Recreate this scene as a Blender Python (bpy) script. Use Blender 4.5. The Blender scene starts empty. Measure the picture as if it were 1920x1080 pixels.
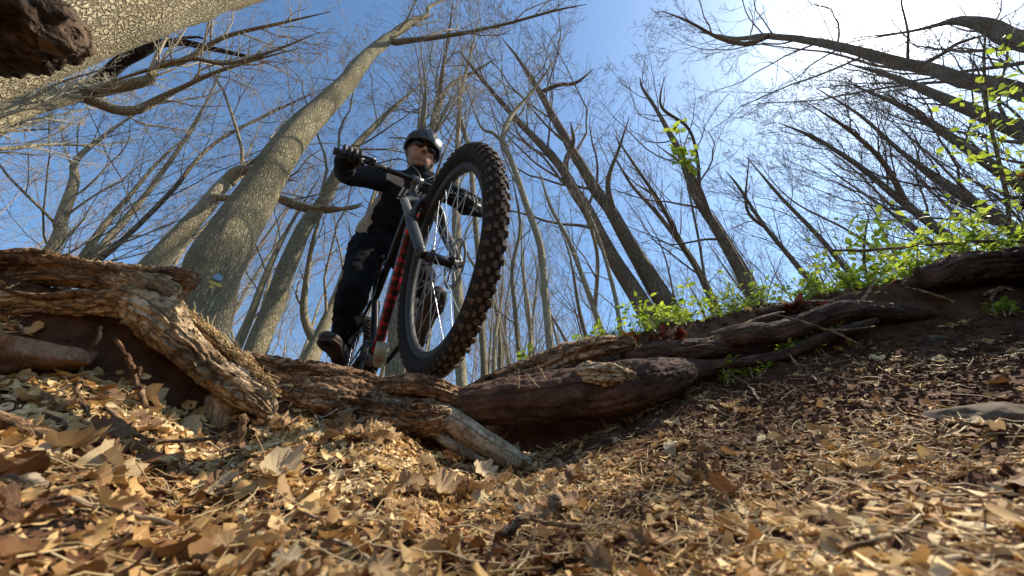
import bpy, bmesh, math, random
import numpy as np
from mathutils import Vector, Matrix
from math import radians as R_, sin, cos, pi

rng = np.random.default_rng(7)
random.seed(7)
S = bpy.context.scene
C = S.collection

# ------------------------------------------------------------------ camera
F = 640.0 / 1920.0            # focal length over picture width
PITCH, ROLL = R_(37.0), R_(4.0)
CAM = np.array([0.0, 0.0, 0.0])
_R = np.array([1.0, 0, 0]); _U = np.array([0, -sin(PITCH), cos(PITCH)]); FW = np.array([0, cos(PITCH), sin(PITCH)])
RT = _R * cos(ROLL) - _U * sin(ROLL)
UP = _U * cos(ROLL) + _R * sin(ROLL)
cd = bpy.data.cameras.new('camera'); cam = bpy.data.objects.new('camera', cd); C.objects.link(cam)
m = Matrix.Identity(4)
for i in range(3):
    m[i][0] = RT[i]; m[i][1] = UP[i]; m[i][2] = -FW[i]; m[i][3] = CAM[i]
cam.matrix_world = m
cd.sensor_width = 36; cd.lens = 36 * F; cd.clip_start = 0.01; cd.clip_end = 2000
cd.dof.use_dof = True; cd.dof.focus_distance = 1.8; cd.dof.aperture_fstop = 7.0
S.camera = cam

# ------------------------------------------------------------------ light
def ray(px, py):
    return RT * ((px - 960) / 640.0) + UP * ((540 - py) / 640.0) + FW
sd = ray(1705, -50); sd /= np.linalg.norm(sd)
SUN_EL = math.asin(sd[2]); SUN_AZ = math.atan2(sd[0], sd[1])
w = bpy.data.worlds.new('World'); S.world = w; w.use_nodes = True
nt = w.node_tree; nt.nodes.clear(); N = nt.nodes.new; L = nt.links.new
wo = N('ShaderNodeOutputWorld'); bg = N('ShaderNodeBackground'); sky = N('ShaderNodeTexSky')
sky.sky_type = 'NISHITA'; sky.sun_disc = False; sky.sun_elevation = SUN_EL; sky.sun_rotation = SUN_AZ
sky.air_density = 1.0; sky.dust_density = 0.35; sky.ozone_density = 1.6
tc = N('ShaderNodeTexCoord'); dp = N('ShaderNodeVectorMath'); dp.operation = 'DOT_PRODUCT'; dp.inputs[1].default_value = tuple(sd)
nz = N('ShaderNodeVectorMath'); nz.operation = 'NORMALIZE'
L(tc.outputs['Generated'], nz.inputs[0]); L(nz.outputs[0], dp.inputs[0])
mx = N('ShaderNodeMath'); mx.operation = 'MAXIMUM'; mx.inputs[1].default_value = 0; L(dp.outputs['Value'], mx.inputs[0])
acc = None
for p, k in ((420, 30.0), (140, 10.0), (24, .7), (5, .3)):      # aureole round the sun: glow added to the sky
    a = N('ShaderNodeMath'); a.operation = 'POWER'; a.inputs[1].default_value = p; L(mx.outputs[0], a.inputs[0])
    b = N('ShaderNodeMath'); b.operation = 'MULTIPLY'; b.inputs[1].default_value = k; L(a.outputs[0], b.inputs[0])
    if acc is None: acc = b
    else:
        c_ = N('ShaderNodeMath'); c_.operation = 'ADD'; L(acc.outputs[0], c_.inputs[0]); L(b.outputs[0], c_.inputs[1]); acc = c_
vm = N('ShaderNodeVectorMath'); vm.operation = 'SCALE'; vm.inputs[0].default_value = (1.0, 0.97, 0.92)
L(acc.outputs[0], vm.inputs['Scale'])
tn = N('ShaderNodeVectorMath'); tn.operation = 'MULTIPLY'; tn.inputs[1].default_value = (.84, 1.0, 1.05); L(sky.outputs[0], tn.inputs[0])
ad = N('ShaderNodeVectorMath'); ad.operation = 'ADD'; L(tn.outputs[0], ad.inputs[0]); L(vm.outputs[0], ad.inputs[1])
L(ad.outputs[0], bg.inputs[0]); bg.inputs[1].default_value = 0.125; L(bg.outputs[0], wo.inputs[0])
sl = bpy.data.lights.new('sun', 'SUN'); sl.energy = 5.0; sl.angle = R_(0.5); sl.color = (1.0, 0.90, 0.74)
so = bpy.data.objects.new('sun', sl); C.objects.link(so)
so.rotation_euler = Vector(tuple(sd)).to_track_quat('Z', 'Y').to_euler()
S.view_settings.view_transform = 'Standard'; S.view_settings.look = 'None'; S.view_settings.gamma = 1
S.view_settings.exposure = 0.84; S.view_settings.use_curve_mapping = False
S.cycles.max_bounces = 6; S.cycles.diffuse_bounces = 3; S.cycles.glossy_bounces = 2; S.cycles.transparent_max_bounces = 4

# ------------------------------------------------------------------ helpers
def P(px, py, d):
    """point seen at photo pixel px,py at d metres straight ahead depth"""
    return CAM + ray(px, py) * d
def lerp(a, b, t): return a + (b - a) * t
def sstep(a, b, x):
    t = np.clip((x - a) / (b - a), 0, 1); return t * t * (3 - 2 * t)
_perm = np.random.default_rng(3).random(65536)
def vnoise(x, y, z):
    x = np.asarray(x, float); y = np.asarray(y, float); z = np.asarray(z, float)
    x, y, z = np.broadcast_arrays(x, y, z)
    xi = np.floor(x).astype(np.int64); yi = np.floor(y).astype(np.int64); zi = np.floor(z).astype(np.int64)
    fx, fy, fz = x - xi, y - yi, z - zi
    fx = fx * fx * (3 - 2 * fx); fy = fy * fy * (3 - 2 * fy); fz = fz * fz * (3 - 2 * fz)
    def h(a, b, c): return _perm[((a * 73856093) ^ (b * 19349663) ^ (c * 83492791)) & 65535]
    r = 0
    for dx in (0, 1):
        for dy in (0, 1):
            for dz in (0, 1):
                r = r + h(xi + dx, yi + dy, zi + dz) * (fx if dx else 1 - fx) * (fy if dy else 1 - fy) * (fz if dz else 1 - fz)
    return r * 2 - 1
def fbm(x, y, z, o=4):
    r = 0; a = 1.0; f = 1.0
    for i in range(o):
        r = r + a * vnoise(np.asarray(x) * f + 17.3 * i, np.asarray(y) * f + 5.1 * i, np.asarray(z) * f); a *= .5; f *= 2.03
    return r

def tag(o, label=None, cat=None, group=None, kind=None):
    if label: o['label'] = label
    if cat: o['category'] = cat
    if group: o['group'] = group
    if kind: o['kind'] = kind
    return o
def empty(name, loc=(0, 0, 0)):
    o = bpy.data.objects.new(name, None); C.objects.link(o); o.location = loc; o.empty_display_size = .1
    return o

class MB:
    """collects vertices, faces, uvs and colours; build() links ONE mesh object"""
    def __init__(s): s.v = []; s.f3 = []; s.f4 = []; s.n = 0; s.c = []; s.uv = []; s.hasc = False; s.hasuv = False
    def add(s, v, f, col=None, uv=None):
        v = np.asarray(v, float).reshape(-1, 3); f = np.asarray(f, np.int64)
        s.v.append(v)
        (s.f3 if f.shape[1] == 3 else s.f4).append(f + s.n)
        if col is None: s.c.append(np.ones((len(v), 4)))
        else:
            s.hasc = True; cc = np.ones((len(v), 4)); cc[:, :3] = col; s.c.append(cc)
        if uv is None: s.uv.append(np.zeros((len(v), 2)))
        else: s.hasuv = True; s.uv.append(uv)
        s.n += len(v)
    def mesh(s, name, smooth=True):
        me = bpy.data.meshes.new(name)
        V = np.concatenate(s.v) if s.v else np.zeros((0, 3))
        a3 = np.concatenate(s.f3) if s.f3 else np.zeros((0, 3), np.int64)
        a4 = np.concatenate(s.f4) if s.f4 else np.zeros((0, 4), np.int64)
        me.vertices.add(len(V)); me.vertices.foreach_set('co', V.ravel().astype(np.float32))
        li = np.concatenate([a3.ravel(), a4.ravel()]).astype(np.int32)
        me.loops.add(len(li)); me.loops.foreach_set('vertex_index', li)
        npoly = len(a3) + len(a4); me.polygons.add(npoly)
        st = np.concatenate([np.arange(len(a3)) * 3, len(a3) * 3 + np.arange(len(a4)) * 4]).astype(np.int32)
        me.polygons.foreach_set('loop_start', st)
        me.polygons.foreach_set('use_smooth', np.full(npoly, smooth))
        if s.hasuv:
            uvl = me.uv_layers.new(name='UVMap'); UVv = np.concatenate(s.uv)
            uvl.data.foreach_set('uv', UVv[li].ravel().astype(np.float32))
        if s.hasc:
            ca = me.color_attributes.new('col', 'FLOAT_COLOR', 'POINT')
            ca.data.foreach_set('color', np.concatenate(s.c).ravel().astype(np.float32))
        me.update(calc_edges=True); me.validate(); return me
    def build(s, name, mat, parent=None, smooth=True):
        me = s.mesh(name, smooth); me.materials.append(mat)
        o = bpy.data.objects.new(name, me); C.objects.link(o)
        if parent: o.parent = parent
        return o

def tubes(Pn, Rn, k=3, cap=False, phase=0.0):
    """Pn (N,M,3), Rn (N,M) -> verts, quads, uv"""
    Nn, M, _ = Pn.shape
    T = np.empty_like(Pn); T[:, 1:-1] = Pn[:, 2:] - Pn[:, :-2]; T[:, 0] = Pn[:, 1] - Pn[:, 0]; T[:, -1] = Pn[:, -1] - Pn[:, -2]
    T /= np.linalg.norm(T, axis=2, keepdims=True) + 1e-12
    mean = T.mean(axis=1); mean /= np.linalg.norm(mean, axis=1, keepdims=True) + 1e-12
    ref = np.where(np.abs(mean[:, 2:3]) > .8, np.array([[1.0, 0, 0]]), np.array([[0, 0, 1.0]]))
    A = np.cross(T, ref[:, None, :]); A /= np.linalg.norm(A, axis=2, keepdims=True) + 1e-12
    B = np.cross(T, A)
    th = np.arange(k) / k * 2 * pi + phase
    V = Pn[:, :, None, :] + Rn[:, :, None, None] * (A[:, :, None, :] * np.cos(th)[None, None, :, None] + B[:, :, None, :] * np.sin(th)[None, None, :, None])
    idx = np.arange(Nn * M * k).reshape(Nn, M, k)
    a = idx[:, :-1, :]; b = np.roll(idx, -1, axis=2)[:, :-1, :]; c = np.roll(idx, -1, axis=2)[:, 1:, :]; d = idx[:, 1:, :]
    Q = np.stack([a, d, c, b], -1).reshape(-1, 4)
    seg = np.concatenate([np.zeros((Nn, 1)), np.cumsum(np.linalg.norm(np.diff(Pn, axis=1), axis=2), axis=1)], 1)
    UV = np.stack([np.repeat(seg[:, :, None], k, 2), np.broadcast_to((th / (2 * pi))[None, None, :], (Nn, M, k)) * (Rn.mean() * 2 * pi)], -1)
    return V.reshape(-1, 3), Q, UV.reshape(-1, 2)

def spline(pts, rad, n):
    """Catmull-Rom through pts, n samples"""
    pts = np.asarray(pts, float); rad = np.asarray(rad, float)
    if len(pts) == 2: pts = np.stack([pts[0], (pts[0] + pts[1]) / 2, pts[1]]); rad = np.array([rad[0], rad.mean(), rad[1]])
    D = np.concatenate([pts, rad[:, None]], 1)
    E = np.concatenate([[2 * D[0] - D[1]], D, [2 * D[-1] - D[-2]]])
    cl = np.concatenate([[0], np.cumsum(np.linalg.norm(np.diff(pts, axis=0), axis=1))])
    s = np.linspace(0, cl[-1], n); i = np.clip(np.searchsorted(cl, s, 'right') - 1, 0, len(pts) - 2)
    t = ((s - cl[i]) / (cl[i + 1] - cl[i] + 1e-12))[:, None]
    p0, p1, p2, p3 = E[i], E[i + 1], E[i + 2], E[i + 3]
    o = .5 * ((2 * p1) + (-p0 + p2) * t + (2 * p0 - 5 * p1 + 4 * p2 - p3) * t ** 2 + (-p0 + 3 * p1 - 3 * p2 + p3) * t ** 3)
    return o[:, :3], np.maximum(o[:, 3], 1e-4)

def add_tube(mb, pts, rad, k=10, n=None, cap=True, col=None):
    if np.isscalar(rad): rad = [rad] * len(pts)
    if n is None: n = max(4, len(pts) * 4)
    if len(pts) == 2 and rad[0] == rad[-1]: p = np.array([pts[0], pts[1]], float); r = np.array(rad, float)
    else: p, r = spline(pts, rad, n)
    if cap:
        d0 = (p[0] - p[1]); d0 /= np.linalg.norm(d0) + 1e-9; d1 = (p[-1] - p[-2]); d1 /= np.linalg.norm(d1) + 1e-9
        p = np.concatenate([[p[0] + d0 * r[0] * .02], [p[0] + d0 * r[0] * .015], p, [p[-1] + d1 * r[-1] * .015], [p[-1] + d1 * r[-1] * .02]])
        r = np.concatenate([[1e-5], [r[0] * .85], r, [r[-1] * .85], [1e-5]])
    v, q, uv = tubes(p[None], r[None], k)
    mb.add(v, q, col, uv)
def add_box(mb, c, s, M=None, col=None):
    v = np.array([[x, y, z] for x in (-.5, .5) for y in (-.5, .5) for z in (-.5, .5)]) * np.array(s)
    if M is not None: v = v @ np.asarray(M).T
    v = v + np.array(c)
    mb.add(v, [[0, 1, 3, 2], [4, 6, 7, 5], [0, 4, 5, 1], [2, 3, 7, 6], [0, 2, 6, 4], [1, 5, 7, 3]], col)
def ell(mb, c, s, M=None, seg=24, rings=14, disp=None, col=None):
    th = np.linspace(0, pi, rings + 1); ph = np.arange(seg) / seg * 2 * pi
    T, Ph = np.meshgrid(th, ph, indexing='ij')
    v = np.stack([np.sin(T) * np.cos(Ph), np.sin(T) * np.sin(Ph), np.cos(T)], -1).reshape(-1, 3)
    if disp is not None: v = v * (1 + disp(v))[:, None]
    v = v * np.array(s)
    if M is not None: v = v @ np.asarray(M).T
    v = v + np.array(c)
    idx = np.arange((rings + 1) * seg).reshape(rings + 1, seg); r = np.roll(idx, -1, 1)
    mb.add(v, np.stack([idx[:-1], idx[1:], r[1:], r[:-1]], -1).reshape(-1, 4), col)

# ------------------------------------------------------------------ materials
def mat(name, build):
    m = bpy.data.materials.new(name); m.use_nodes = True
    nt = m.node_tree; b = nt.nodes['Principled BSDF']
    build(nt, b, nt.nodes.new, nt.links.new); return m
def flat(name, col, rough=.6, metal=0.0, noise=.15, scale=40, bump=.15, spec=.5):
    def f(nt, b, N, L):
        tc = N('ShaderNodeTexCoord'); n = N('ShaderNodeTexNoise'); n.inputs['Scale'].default_value = scale; n.inputs['Detail'].default_value = 5
        L(tc.outputs['Object'], n.inputs['Vector'])
        r = N('ShaderNodeMixRGB'); r.inputs[1].default_value = tuple(c * (1 - noise) for c in col) + (1,); r.inputs[2].default_value = tuple(min(1, c * (1 + noise)) for c in col) + (1,)
        L(n.outputs[0], r.inputs[0]); L(r.outputs[0], b.inputs['Base Color'])
        b.inputs['Roughness'].default_value = rough; b.inputs['Metallic'].default_value = metal; b.inputs['Specular IOR Level'].default_value = spec
        if bump:
            bm = N('ShaderNodeBump'); bm.inputs['Strength'].default_value = bump; bm.inputs['Distance'].default_value = .002
            L(n.outputs[0], bm.inputs['Height']); L(bm.outputs[0], b.inputs['Normal'])
    return mat(name, f)
def ramp(N, stops):
    r = N('ShaderNodeValToRGB'); e = r.color_ramp.elements
    while len(e) < len(stops): e.new(.5)
    for x, (p, c) in zip(e, stops): x.position = p; x.color = tuple(c) + (1,)
    return r
def bark(name, c1, c2, c3, crack=9.0, stretch=.22, depth=.02, obj='Object', edge=.16):
    """plated bark: stretched cells with dark cracks between, lichen patches"""
    def f(nt, b, N, L):
        tc = N('ShaderNodeTexCoord'); mp = N('ShaderNodeMapping'); mp.inputs['Scale'].default_value = (1, 1, stretch)
        wn = N('ShaderNodeTexNoise'); wn.inputs['Scale'].default_value = crack * .6; wn.inputs['Detail'].default_value = 3
        L(tc.outputs[obj], wn.inputs['Vector'])
        mm = N('ShaderNodeMixRGB'); mm.inputs[0].default_value = .03; L(tc.outputs[obj], mm.inputs[1]); L(wn.outputs['Color'], mm.inputs[2]); L(mm.outputs[0], mp.inputs[0])
        v = N('ShaderNodeTexVoronoi'); v.feature = 'DISTANCE_TO_EDGE'; v.inputs['Scale'].default_value = crack; L(mp.outputs[0], v.inputs['Vector'])
        r = ramp(N, [(0, (0, 0, 0)), (edge, (1, 1, 1))]); L(v.outputs['Distance'], r.inputs[0])
        n = N('ShaderNodeTexNoise'); n.inputs['Scale'].default_value = 2.5; n.inputs['Detail'].default_value = 6; L(tc.outputs[obj], n.inputs['Vector'])
        n2 = N('ShaderNodeTexNoise'); n2.inputs['Scale'].default_value = 60; n2.inputs['Detail'].default_value = 6; L(mp.outputs[0], n2.inputs['Vector'])
        rc = ramp(N, [(.35, c1), (.62, c2)]); L(n.outputs[0], rc.inputs[0])
        mg = N('ShaderNodeMixRGB'); mg.blend_type = 'MULTIPLY'; mg.inputs[0].default_value = .35; L(rc.outputs[0], mg.inputs[1]); L(n2.outputs[0], mg.inputs[2])
        mc = N('ShaderNodeMixRGB'); mc.inputs[1].default_value = tuple(c3) + (1,); L(r.outputs[0], mc.inputs[0]); L(mg.outputs[0], mc.inputs[2]); L(mc.outputs[0], b.inputs['Base Color'])
        ad = N('ShaderNodeMath'); ad.operation = 'MULTIPLY_ADD'; ad.inputs[1].default_value = .5; L(n2.outputs[0], ad.inputs[0]); L(r.outputs[0], ad.inputs[2])
        bm = N('ShaderNodeBump'); bm.inputs['Strength'].default_value = .9; bm.inputs['Distance'].default_value = depth
        L(ad.outputs[0], bm.inputs['Height']); L(bm.outputs[0], b.inputs['Normal']); b.inputs['Roughness'].default_value = .9; b.inputs['Specular IOR Level'].default_value = .15
    return mat(name, f)
def wood(name, ca, cb, cc, fib=(7, 70), bumpd=.006, crk=.75):
    """fibrous weathered wood following the root's own length (UV)"""
    def f(nt, b, N, L):
        tc = N('ShaderNodeTexCoord'); mp = N('ShaderNodeMapping'); mp.inputs['Scale'].default_value = (fib[0], fib[1], 1); L(tc.outputs['UV'], mp.inputs[0])
        wn = N('ShaderNodeTexNoise'); wn.inputs['Scale'].default_value = 9; wn.inputs['Detail'].default_value = 3; L(tc.outputs['Object'], wn.inputs['Vector'])
        mm = N('ShaderNodeVectorMath'); mm.operation = 'MULTIPLY_ADD'; mm.inputs[1].default_value = (3, 3, 3); L(wn.outputs['Color'], mm.inputs[0]); L(mp.outputs[0], mm.inputs[2])
        n = N('ShaderNodeTexNoise'); n.inputs['Scale'].default_value = 1.0; n.inputs['Detail'].default_value = 8; n.inputs['Roughness'].default_value = .65; L(mm.outputs[0], n.inputs['Vector'])
        n2 = N('ShaderNodeTexNoise'); n2.inputs['Scale'].default_value = 14; n2.inputs['Detail'].default_value = 5; L(tc.outputs['Object'], n2.inputs['Vector'])
        rc = ramp(N, [(.30, cc), (.48, ca), (.66, cb)]); L(n.outputs[0], rc.inputs[0])
        r2 = ramp(N, [(.32, (.42, .33, .27)), (.62, (1.15, 1.12, 1.05))]); L(n2.outputs[0], r2.inputs[0])
        mg0 = N('ShaderNodeMixRGB'); mg0.blend_type = 'MULTIPLY'; mg0.inputs[0].default_value = .9; L(rc.outputs[0], mg0.inputs[1]); L(r2.outputs[0], mg0.inputs[2])
        m3 = N('ShaderNodeMapping'); m3.inputs['Scale'].default_value = (32, 75, 1); L(tc.outputs['UV'], m3.inputs[0])
        w3 = N('ShaderNodeVectorMath'); w3.operation = 'MULTIPLY_ADD'; w3.inputs[1].default_value = (4, 4, 4); L(n2.outputs['Color'], w3.inputs[0]); L(m3.outputs[0], w3.inputs[2])
        vo = N('ShaderNodeTexVoronoi'); vo.feature = 'DISTANCE_TO_EDGE'; vo.inputs['Scale'].default_value = 1; L(w3.outputs[0], vo.inputs['Vector'])
        vr = ramp(N, [(0, (.28, .22, .18)), (.14, (1, 1, 1))]); L(vo.outputs['Distance'], vr.inputs[0])
        mg = N('ShaderNodeMixRGB'); mg.blend_type = 'MULTIPLY'; mg.inputs[0].default_value = crk; L(mg0.outputs[0], mg.inputs[1]); L(vr.outputs[0], mg.inputs[2]); L(mg.outputs[0], b.inputs['Base Color'])
        ad = N('ShaderNodeMath'); ad.operation = 'MULTIPLY_ADD'; ad.inputs[1].default_value = .35; L(n2.outputs[0], ad.inputs[0]); L(n.outputs[0], ad.inputs[2])
        a2 = N('ShaderNodeMath'); a2.operation = 'MULTIPLY_ADD'; a2.inputs[1].default_value = .66 * crk; L(vr.outputs[0], a2.inputs[0]); L(ad.outputs[0], a2.inputs[2])
        bm = N('ShaderNodeBump'); bm.inputs['Strength'].default_value = 1.0; bm.inputs['Distance'].default_value = bumpd * 1.4
        L(a2.outputs[0], bm.inputs['Height']); L(bm.outputs[0], b.inputs['Normal']); b.inputs['Roughness'].default_value = .88; b.inputs['Specular IOR Level'].default_value = .2
    return mat(name, f)
def leafmat(name, ca, cb, cc, trans=.25, rough=.7, attr=True, tint=None):
    """thin leaf: colour varies leaf by leaf, veined by noise, lets some light through"""
    def f(nt, b, N, L):
        src = N('ShaderNodeAttribute'); src.attribute_name = 'col'; oi = N('ShaderNodeObjectInfo')
        rc = ramp(N, [(0, cc), (.35, ca), (.75, cb), (1, tint or cb)])
        if attr: L(src.outputs['Fac'], rc.inputs[0])
        else: L(oi.outputs['Random'], rc.inputs[0])
        tc = N('ShaderNodeTexCoord'); n = N('ShaderNodeTexNoise'); n.inputs['Scale'].default_value = 45; n.inputs['Detail'].default_value = 6; L(tc.outputs['Object'], n.inputs['Vector'])
        r2 = ramp(N, [(.3, (.45, .38, .3)), (.6, (1, 1, 1))]); L(n.outputs[0], r2.inputs[0])
        mg = N('ShaderNodeMixRGB'); mg.blend_type = 'MULTIPLY'; mg.inputs[0].default_value = .7; L(rc.outputs[0], mg.inputs[1]); L(r2.outputs[0], mg.inputs[2])
        if not attr:      # midrib and side veins in the leaf's own frame
            sx = N('ShaderNodeSeparateXYZ'); L(tc.outputs['Object'], sx.inputs[0]); ay = N('ShaderNodeMath'); ay.operation = 'ABSOLUTE'; L(sx.outputs[1], ay.inputs[0])
            u = N('ShaderNodeMath'); u.operation = 'MULTIPLY_ADD'; u.inputs[1].default_value = -1.1; L(ay.outputs[0], u.inputs[0]); L(sx.outputs[0], u.inputs[2])
            sn = N('ShaderNodeMath'); sn.operation = 'PINGPONG'; sn.inputs[1].default_value = .12; L(u.outputs[0], sn.inputs[0])
            mn = N('ShaderNodeMath'); mn.operation = 'MINIMUM'; L(sn.outputs[0], mn.inputs[0]); L(ay.outputs[0], mn.inputs[1])
            rv = ramp(N, [(0, (1, 1, 1)), (.018, (0, 0, 0))]); L(mn.outputs[0], rv.inputs[0])
            mv = N('ShaderNodeMixRGB'); mv.inputs[2].default_value = (.60, .47, .30, 1); mf = N('ShaderNodeMath'); mf.operation = 'MULTIPLY'; mf.inputs[1].default_value = .3
            L(rv.outputs[0], mf.inputs[0]); L(mf.outputs[0], mv.inputs[0]); L(mg.outputs[0], mv.inputs[1]); mg = mv
        L(mg.outputs[0], b.inputs['Base Color'])
        b.inputs['Roughness'].default_value = rough; b.inputs['Specular IOR Level'].default_value = .3
        bm = N('ShaderNodeBump'); bm.inputs['Strength'].default_value = .6; bm.inputs['Distance'].default_value = .002; L(n.outputs[0], bm.inputs['Height']); L(bm.outputs[0], b.inputs['Normal'])
        tr = N('ShaderNodeBsdfTranslucent'); L(mg.outputs[0], tr.inputs[0]); mix = N('ShaderNodeMixShader'); mix.inputs[0].default_value = trans
        out = nt.nodes['Material Output']; L(b.outputs[0], mix.inputs[1]); L(tr.outputs[0], mix.inputs[2]); L(mix.outputs[0], out.inputs[0])
    return mat(name, f)

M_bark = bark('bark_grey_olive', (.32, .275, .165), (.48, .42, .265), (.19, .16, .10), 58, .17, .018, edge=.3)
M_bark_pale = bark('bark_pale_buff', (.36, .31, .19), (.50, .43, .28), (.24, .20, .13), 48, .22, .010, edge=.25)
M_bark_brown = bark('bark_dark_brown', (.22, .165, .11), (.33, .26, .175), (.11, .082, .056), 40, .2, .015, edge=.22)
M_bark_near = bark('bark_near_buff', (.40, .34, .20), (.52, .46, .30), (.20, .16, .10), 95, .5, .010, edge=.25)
M_bark_dead = bark('bark_black_dead', (.035, .028, .024), (.06, .048, .04), (.015, .012, .01), 20, .3, .006)
M_twig = flat('twig_bark', (.26, .215, .175), .85, 0, .3, 6, 0)
M_twig_pale = flat('twig_bark_pale', (.40, .35, .25), .85, 0, .25, 6, 0)
M_twig_dark = flat('twig_bark_dark', (.16, .125, .10), .85, 0, .3, 6, 0)
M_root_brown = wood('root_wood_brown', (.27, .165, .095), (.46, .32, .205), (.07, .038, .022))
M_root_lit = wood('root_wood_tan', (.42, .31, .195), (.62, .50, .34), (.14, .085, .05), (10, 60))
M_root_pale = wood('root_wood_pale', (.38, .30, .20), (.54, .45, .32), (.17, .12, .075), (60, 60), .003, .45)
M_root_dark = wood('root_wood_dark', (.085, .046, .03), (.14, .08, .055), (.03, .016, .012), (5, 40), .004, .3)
M_rot = wood('rotten_wood_orange', (.45, .26, .11), (.62, .42, .2), (.14, .07, .03), (14, 160), .006)
M_leaf = leafmat('dead_leaf', (.44, .245, .085), (.70, .46, .19), (.12, .046, .018), .22, .7, True, (.80, .62, .34))
M_leaf_obj = leafmat('dead_leaf_single', (.36, .215, .10), (.55, .385, .20), (.16, .075, .035), .2, .65, False, (.62, .49, .30))
M_shred = leafmat('leaf_mulch', (.34, .175, .07), (.66, .43, .18), (.08, .032, .014), .12, .8, True, (.82, .64, .36))
M_straw = leafmat('dry_straw', (.50, .35, .16), (.70, .54, .29), (.22, .12, .05), .15, .6, True)
M_green = leafmat('spring_leaf', (.32, .44, .04), (.48, .58, .07), (.15, .26, .03), .5, .45, True)
M_rust = leafmat('rust_leaf', (.25, .05, .02), (.38, .10, .03), (.12, .03, .015), .35, .6, False)
def stonef(nt, b, N, L):
    tc = N('ShaderNodeTexCoord'); n = N('ShaderNodeTexNoise'); n.inputs['Scale'].default_value = 30; n.inputs['Detail'].default_value = 9; n.inputs['Roughness'].default_value = .7; L(tc.outputs['Object'], n.inputs['Vector'])
    v = N('ShaderNodeTexNoise'); v.inputs['Scale'].default_value = 220; v.inputs['Detail'].default_value = 4; L(tc.outputs['Object'], v.inputs['Vector'])
    rc = ramp(N, [(.36, (.10, .055, .032)), (.50, (.27, .155, .092)), (.68, (.36, .225, .14))]); L(n.outputs[0], rc.inputs[0]); r2 = ramp(N, [(.35, (.55, .5, .45)), (.6, (1, 1, 1))]); L(v.outputs[0], r2.inputs[0])
    mg = N('ShaderNodeMixRGB'); mg.blend_type = 'MULTIPLY'; mg.inputs[0].default_value = .8; L(rc.outputs[0], mg.inputs[1]); L(r2.outputs[0], mg.inputs[2]); L(mg.outputs[0], b.inputs['Base Color'])
    ad = N('ShaderNodeMath'); ad.operation = 'MULTIPLY_ADD'; ad.inputs[1].default_value = .3; L(v.outputs[0], ad.inputs[0]); L(n.outputs[0], ad.inputs[2])
    bm = N('ShaderNodeBump'); bm.inputs['Strength'].default_value = 1; bm.inputs['Distance'].default_value = .008; L(ad.outputs[0], bm.inputs['Height']); L(bm.outputs[0], b.inputs['Normal']); b.inputs['Roughness'].default_value = .95; b.inputs['Specular IOR Level'].default_value = .1
M_stone = mat('red_sandstone', stonef)
M_stone_grey = flat('grey_brown_stone', (.13, .10, .072), .95, 0, .4, 18, .9, .1)

# ------------------------------------------------------------------ terrain
# rim of the hollow: photo pixel of its silhouette and depth straight ahead
RIM = [(0, 520, .66), (180, 545, .66), (330, 610, .68), (430, 690, .72), (560, 710, .78), (700, 722, .84), (850, 735, .92), (960, 700, 1.0), (1080, 655, 1.08),
       (1240, 610, 1.15), (1420, 575, 1.22), (1600, 540, 1.25), (1780, 500, 1.22), (1920, 455, 1.2)]
_a, _r, _z = [], [], []
for px, py, d in RIM:
    q = P(px, py, d); _a.append(math.atan2(q[0], q[1])); _r.append(math.hypot(q[0], q[1])); _z.append(q[2])
_a = np.array([-pi, -2.0] + _a + [R_(67), R_(76), 1.9, pi]); _r = np.array([1.2, 1.1] + _r + [1.75, 1.6, 1.4, 1.2]); _z = np.array([.3, .3] + _z + [.85, .6, .45, .3])
# how wide and how steep the bank below the rim is: angle, foot radius as a share of R, foot height
def rimR(a): return np.interp(a, _a, _r)
def rimZ(a): return np.interp(a, _a, _z)
# foot of the bank, given the same way
FOOT = [(-100, 690, .50), (0, 700, .53), (150, 715, .56), (300, 770, .60), (385, 835, .60), (455, 838, .61), (520, 795, .66), (620, 800, .70), (720, 800, .74), (830, 855, .78), (900, 876, .88), (980, 876, .96), (1080, 855, 1.03), (1200, 812, 1.09),
        (1320, 750, 1.13), (1450, 705, 1.17), (1600, 668, 1.19), (1750, 635, 1.17), (1900, 600, 1.14)]
_fa, _fr, _fz = [], [], []
for px, py, d in FOOT:
    q = P(px, py, d); _fa.append(math.atan2(q[0], q[1])); _fr.append(math.hypot(q[0], q[1])); _fz.append(q[2])
_fa = np.array([-pi, -1.9] + _fa + [1.9, pi]); _fr = np.array([1.0, .9] + _fr + [1.3, 1.0]); _fz = np.array([.15, .15] + _fz + [.3, .15])
def footR(a): return np.interp(a, _fa, _fr)
def ground(x, y):
    x = np.asarray(x, float); y = np.asarray(y, float)
    a = np.arctan2(x, y); r = np.hypot(x, y); Rr = rimR(a); Zr = rimZ(a); Fr = np.minimum(footR(a), Rr - .03); Fz = np.interp(a, _fa, _fz)
    c2 = (Fz + .055 - .05 * Fr) / Fr ** 2
    floor = -.055 + .05 * r + c2 * r * r
    # leaf pile below the middle ledge
    floor = floor + .022 * np.exp(-((a + .45) / .16) ** 2) * np.exp(-((r - .64) / .10) ** 2)
    u = np.clip((r - Fr) / (Rr - Fr), 0, 1); t = u * u * (3 - 2 * u)
    top = Zr + .0 * r
    far = .36 + .012 * r + .5 * vnoise(x * .08, y * .08, 3.3) * sstep(6, 20, r)
    top = lerp(top, far, sstep(Rr + .3, Rr + 4, r)) - .015 * sstep(0, .4, r - Rr)
    z = np.where(r < Fr, np.minimum(floor, top), lerp(Fz, top, t))
    amp = sstep(.08, .4, r)
    z = z + amp * (.010 * fbm(x * 7, y * 7, 1.0, 3) + .005 * fbm(x * 30, y * 30, 2.0, 3) + (.012 * t * (1 - t) * 4) * fbm(x * 18, y * 18, z * 18, 3))
    return z
na, nr = 1100, 330
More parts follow.
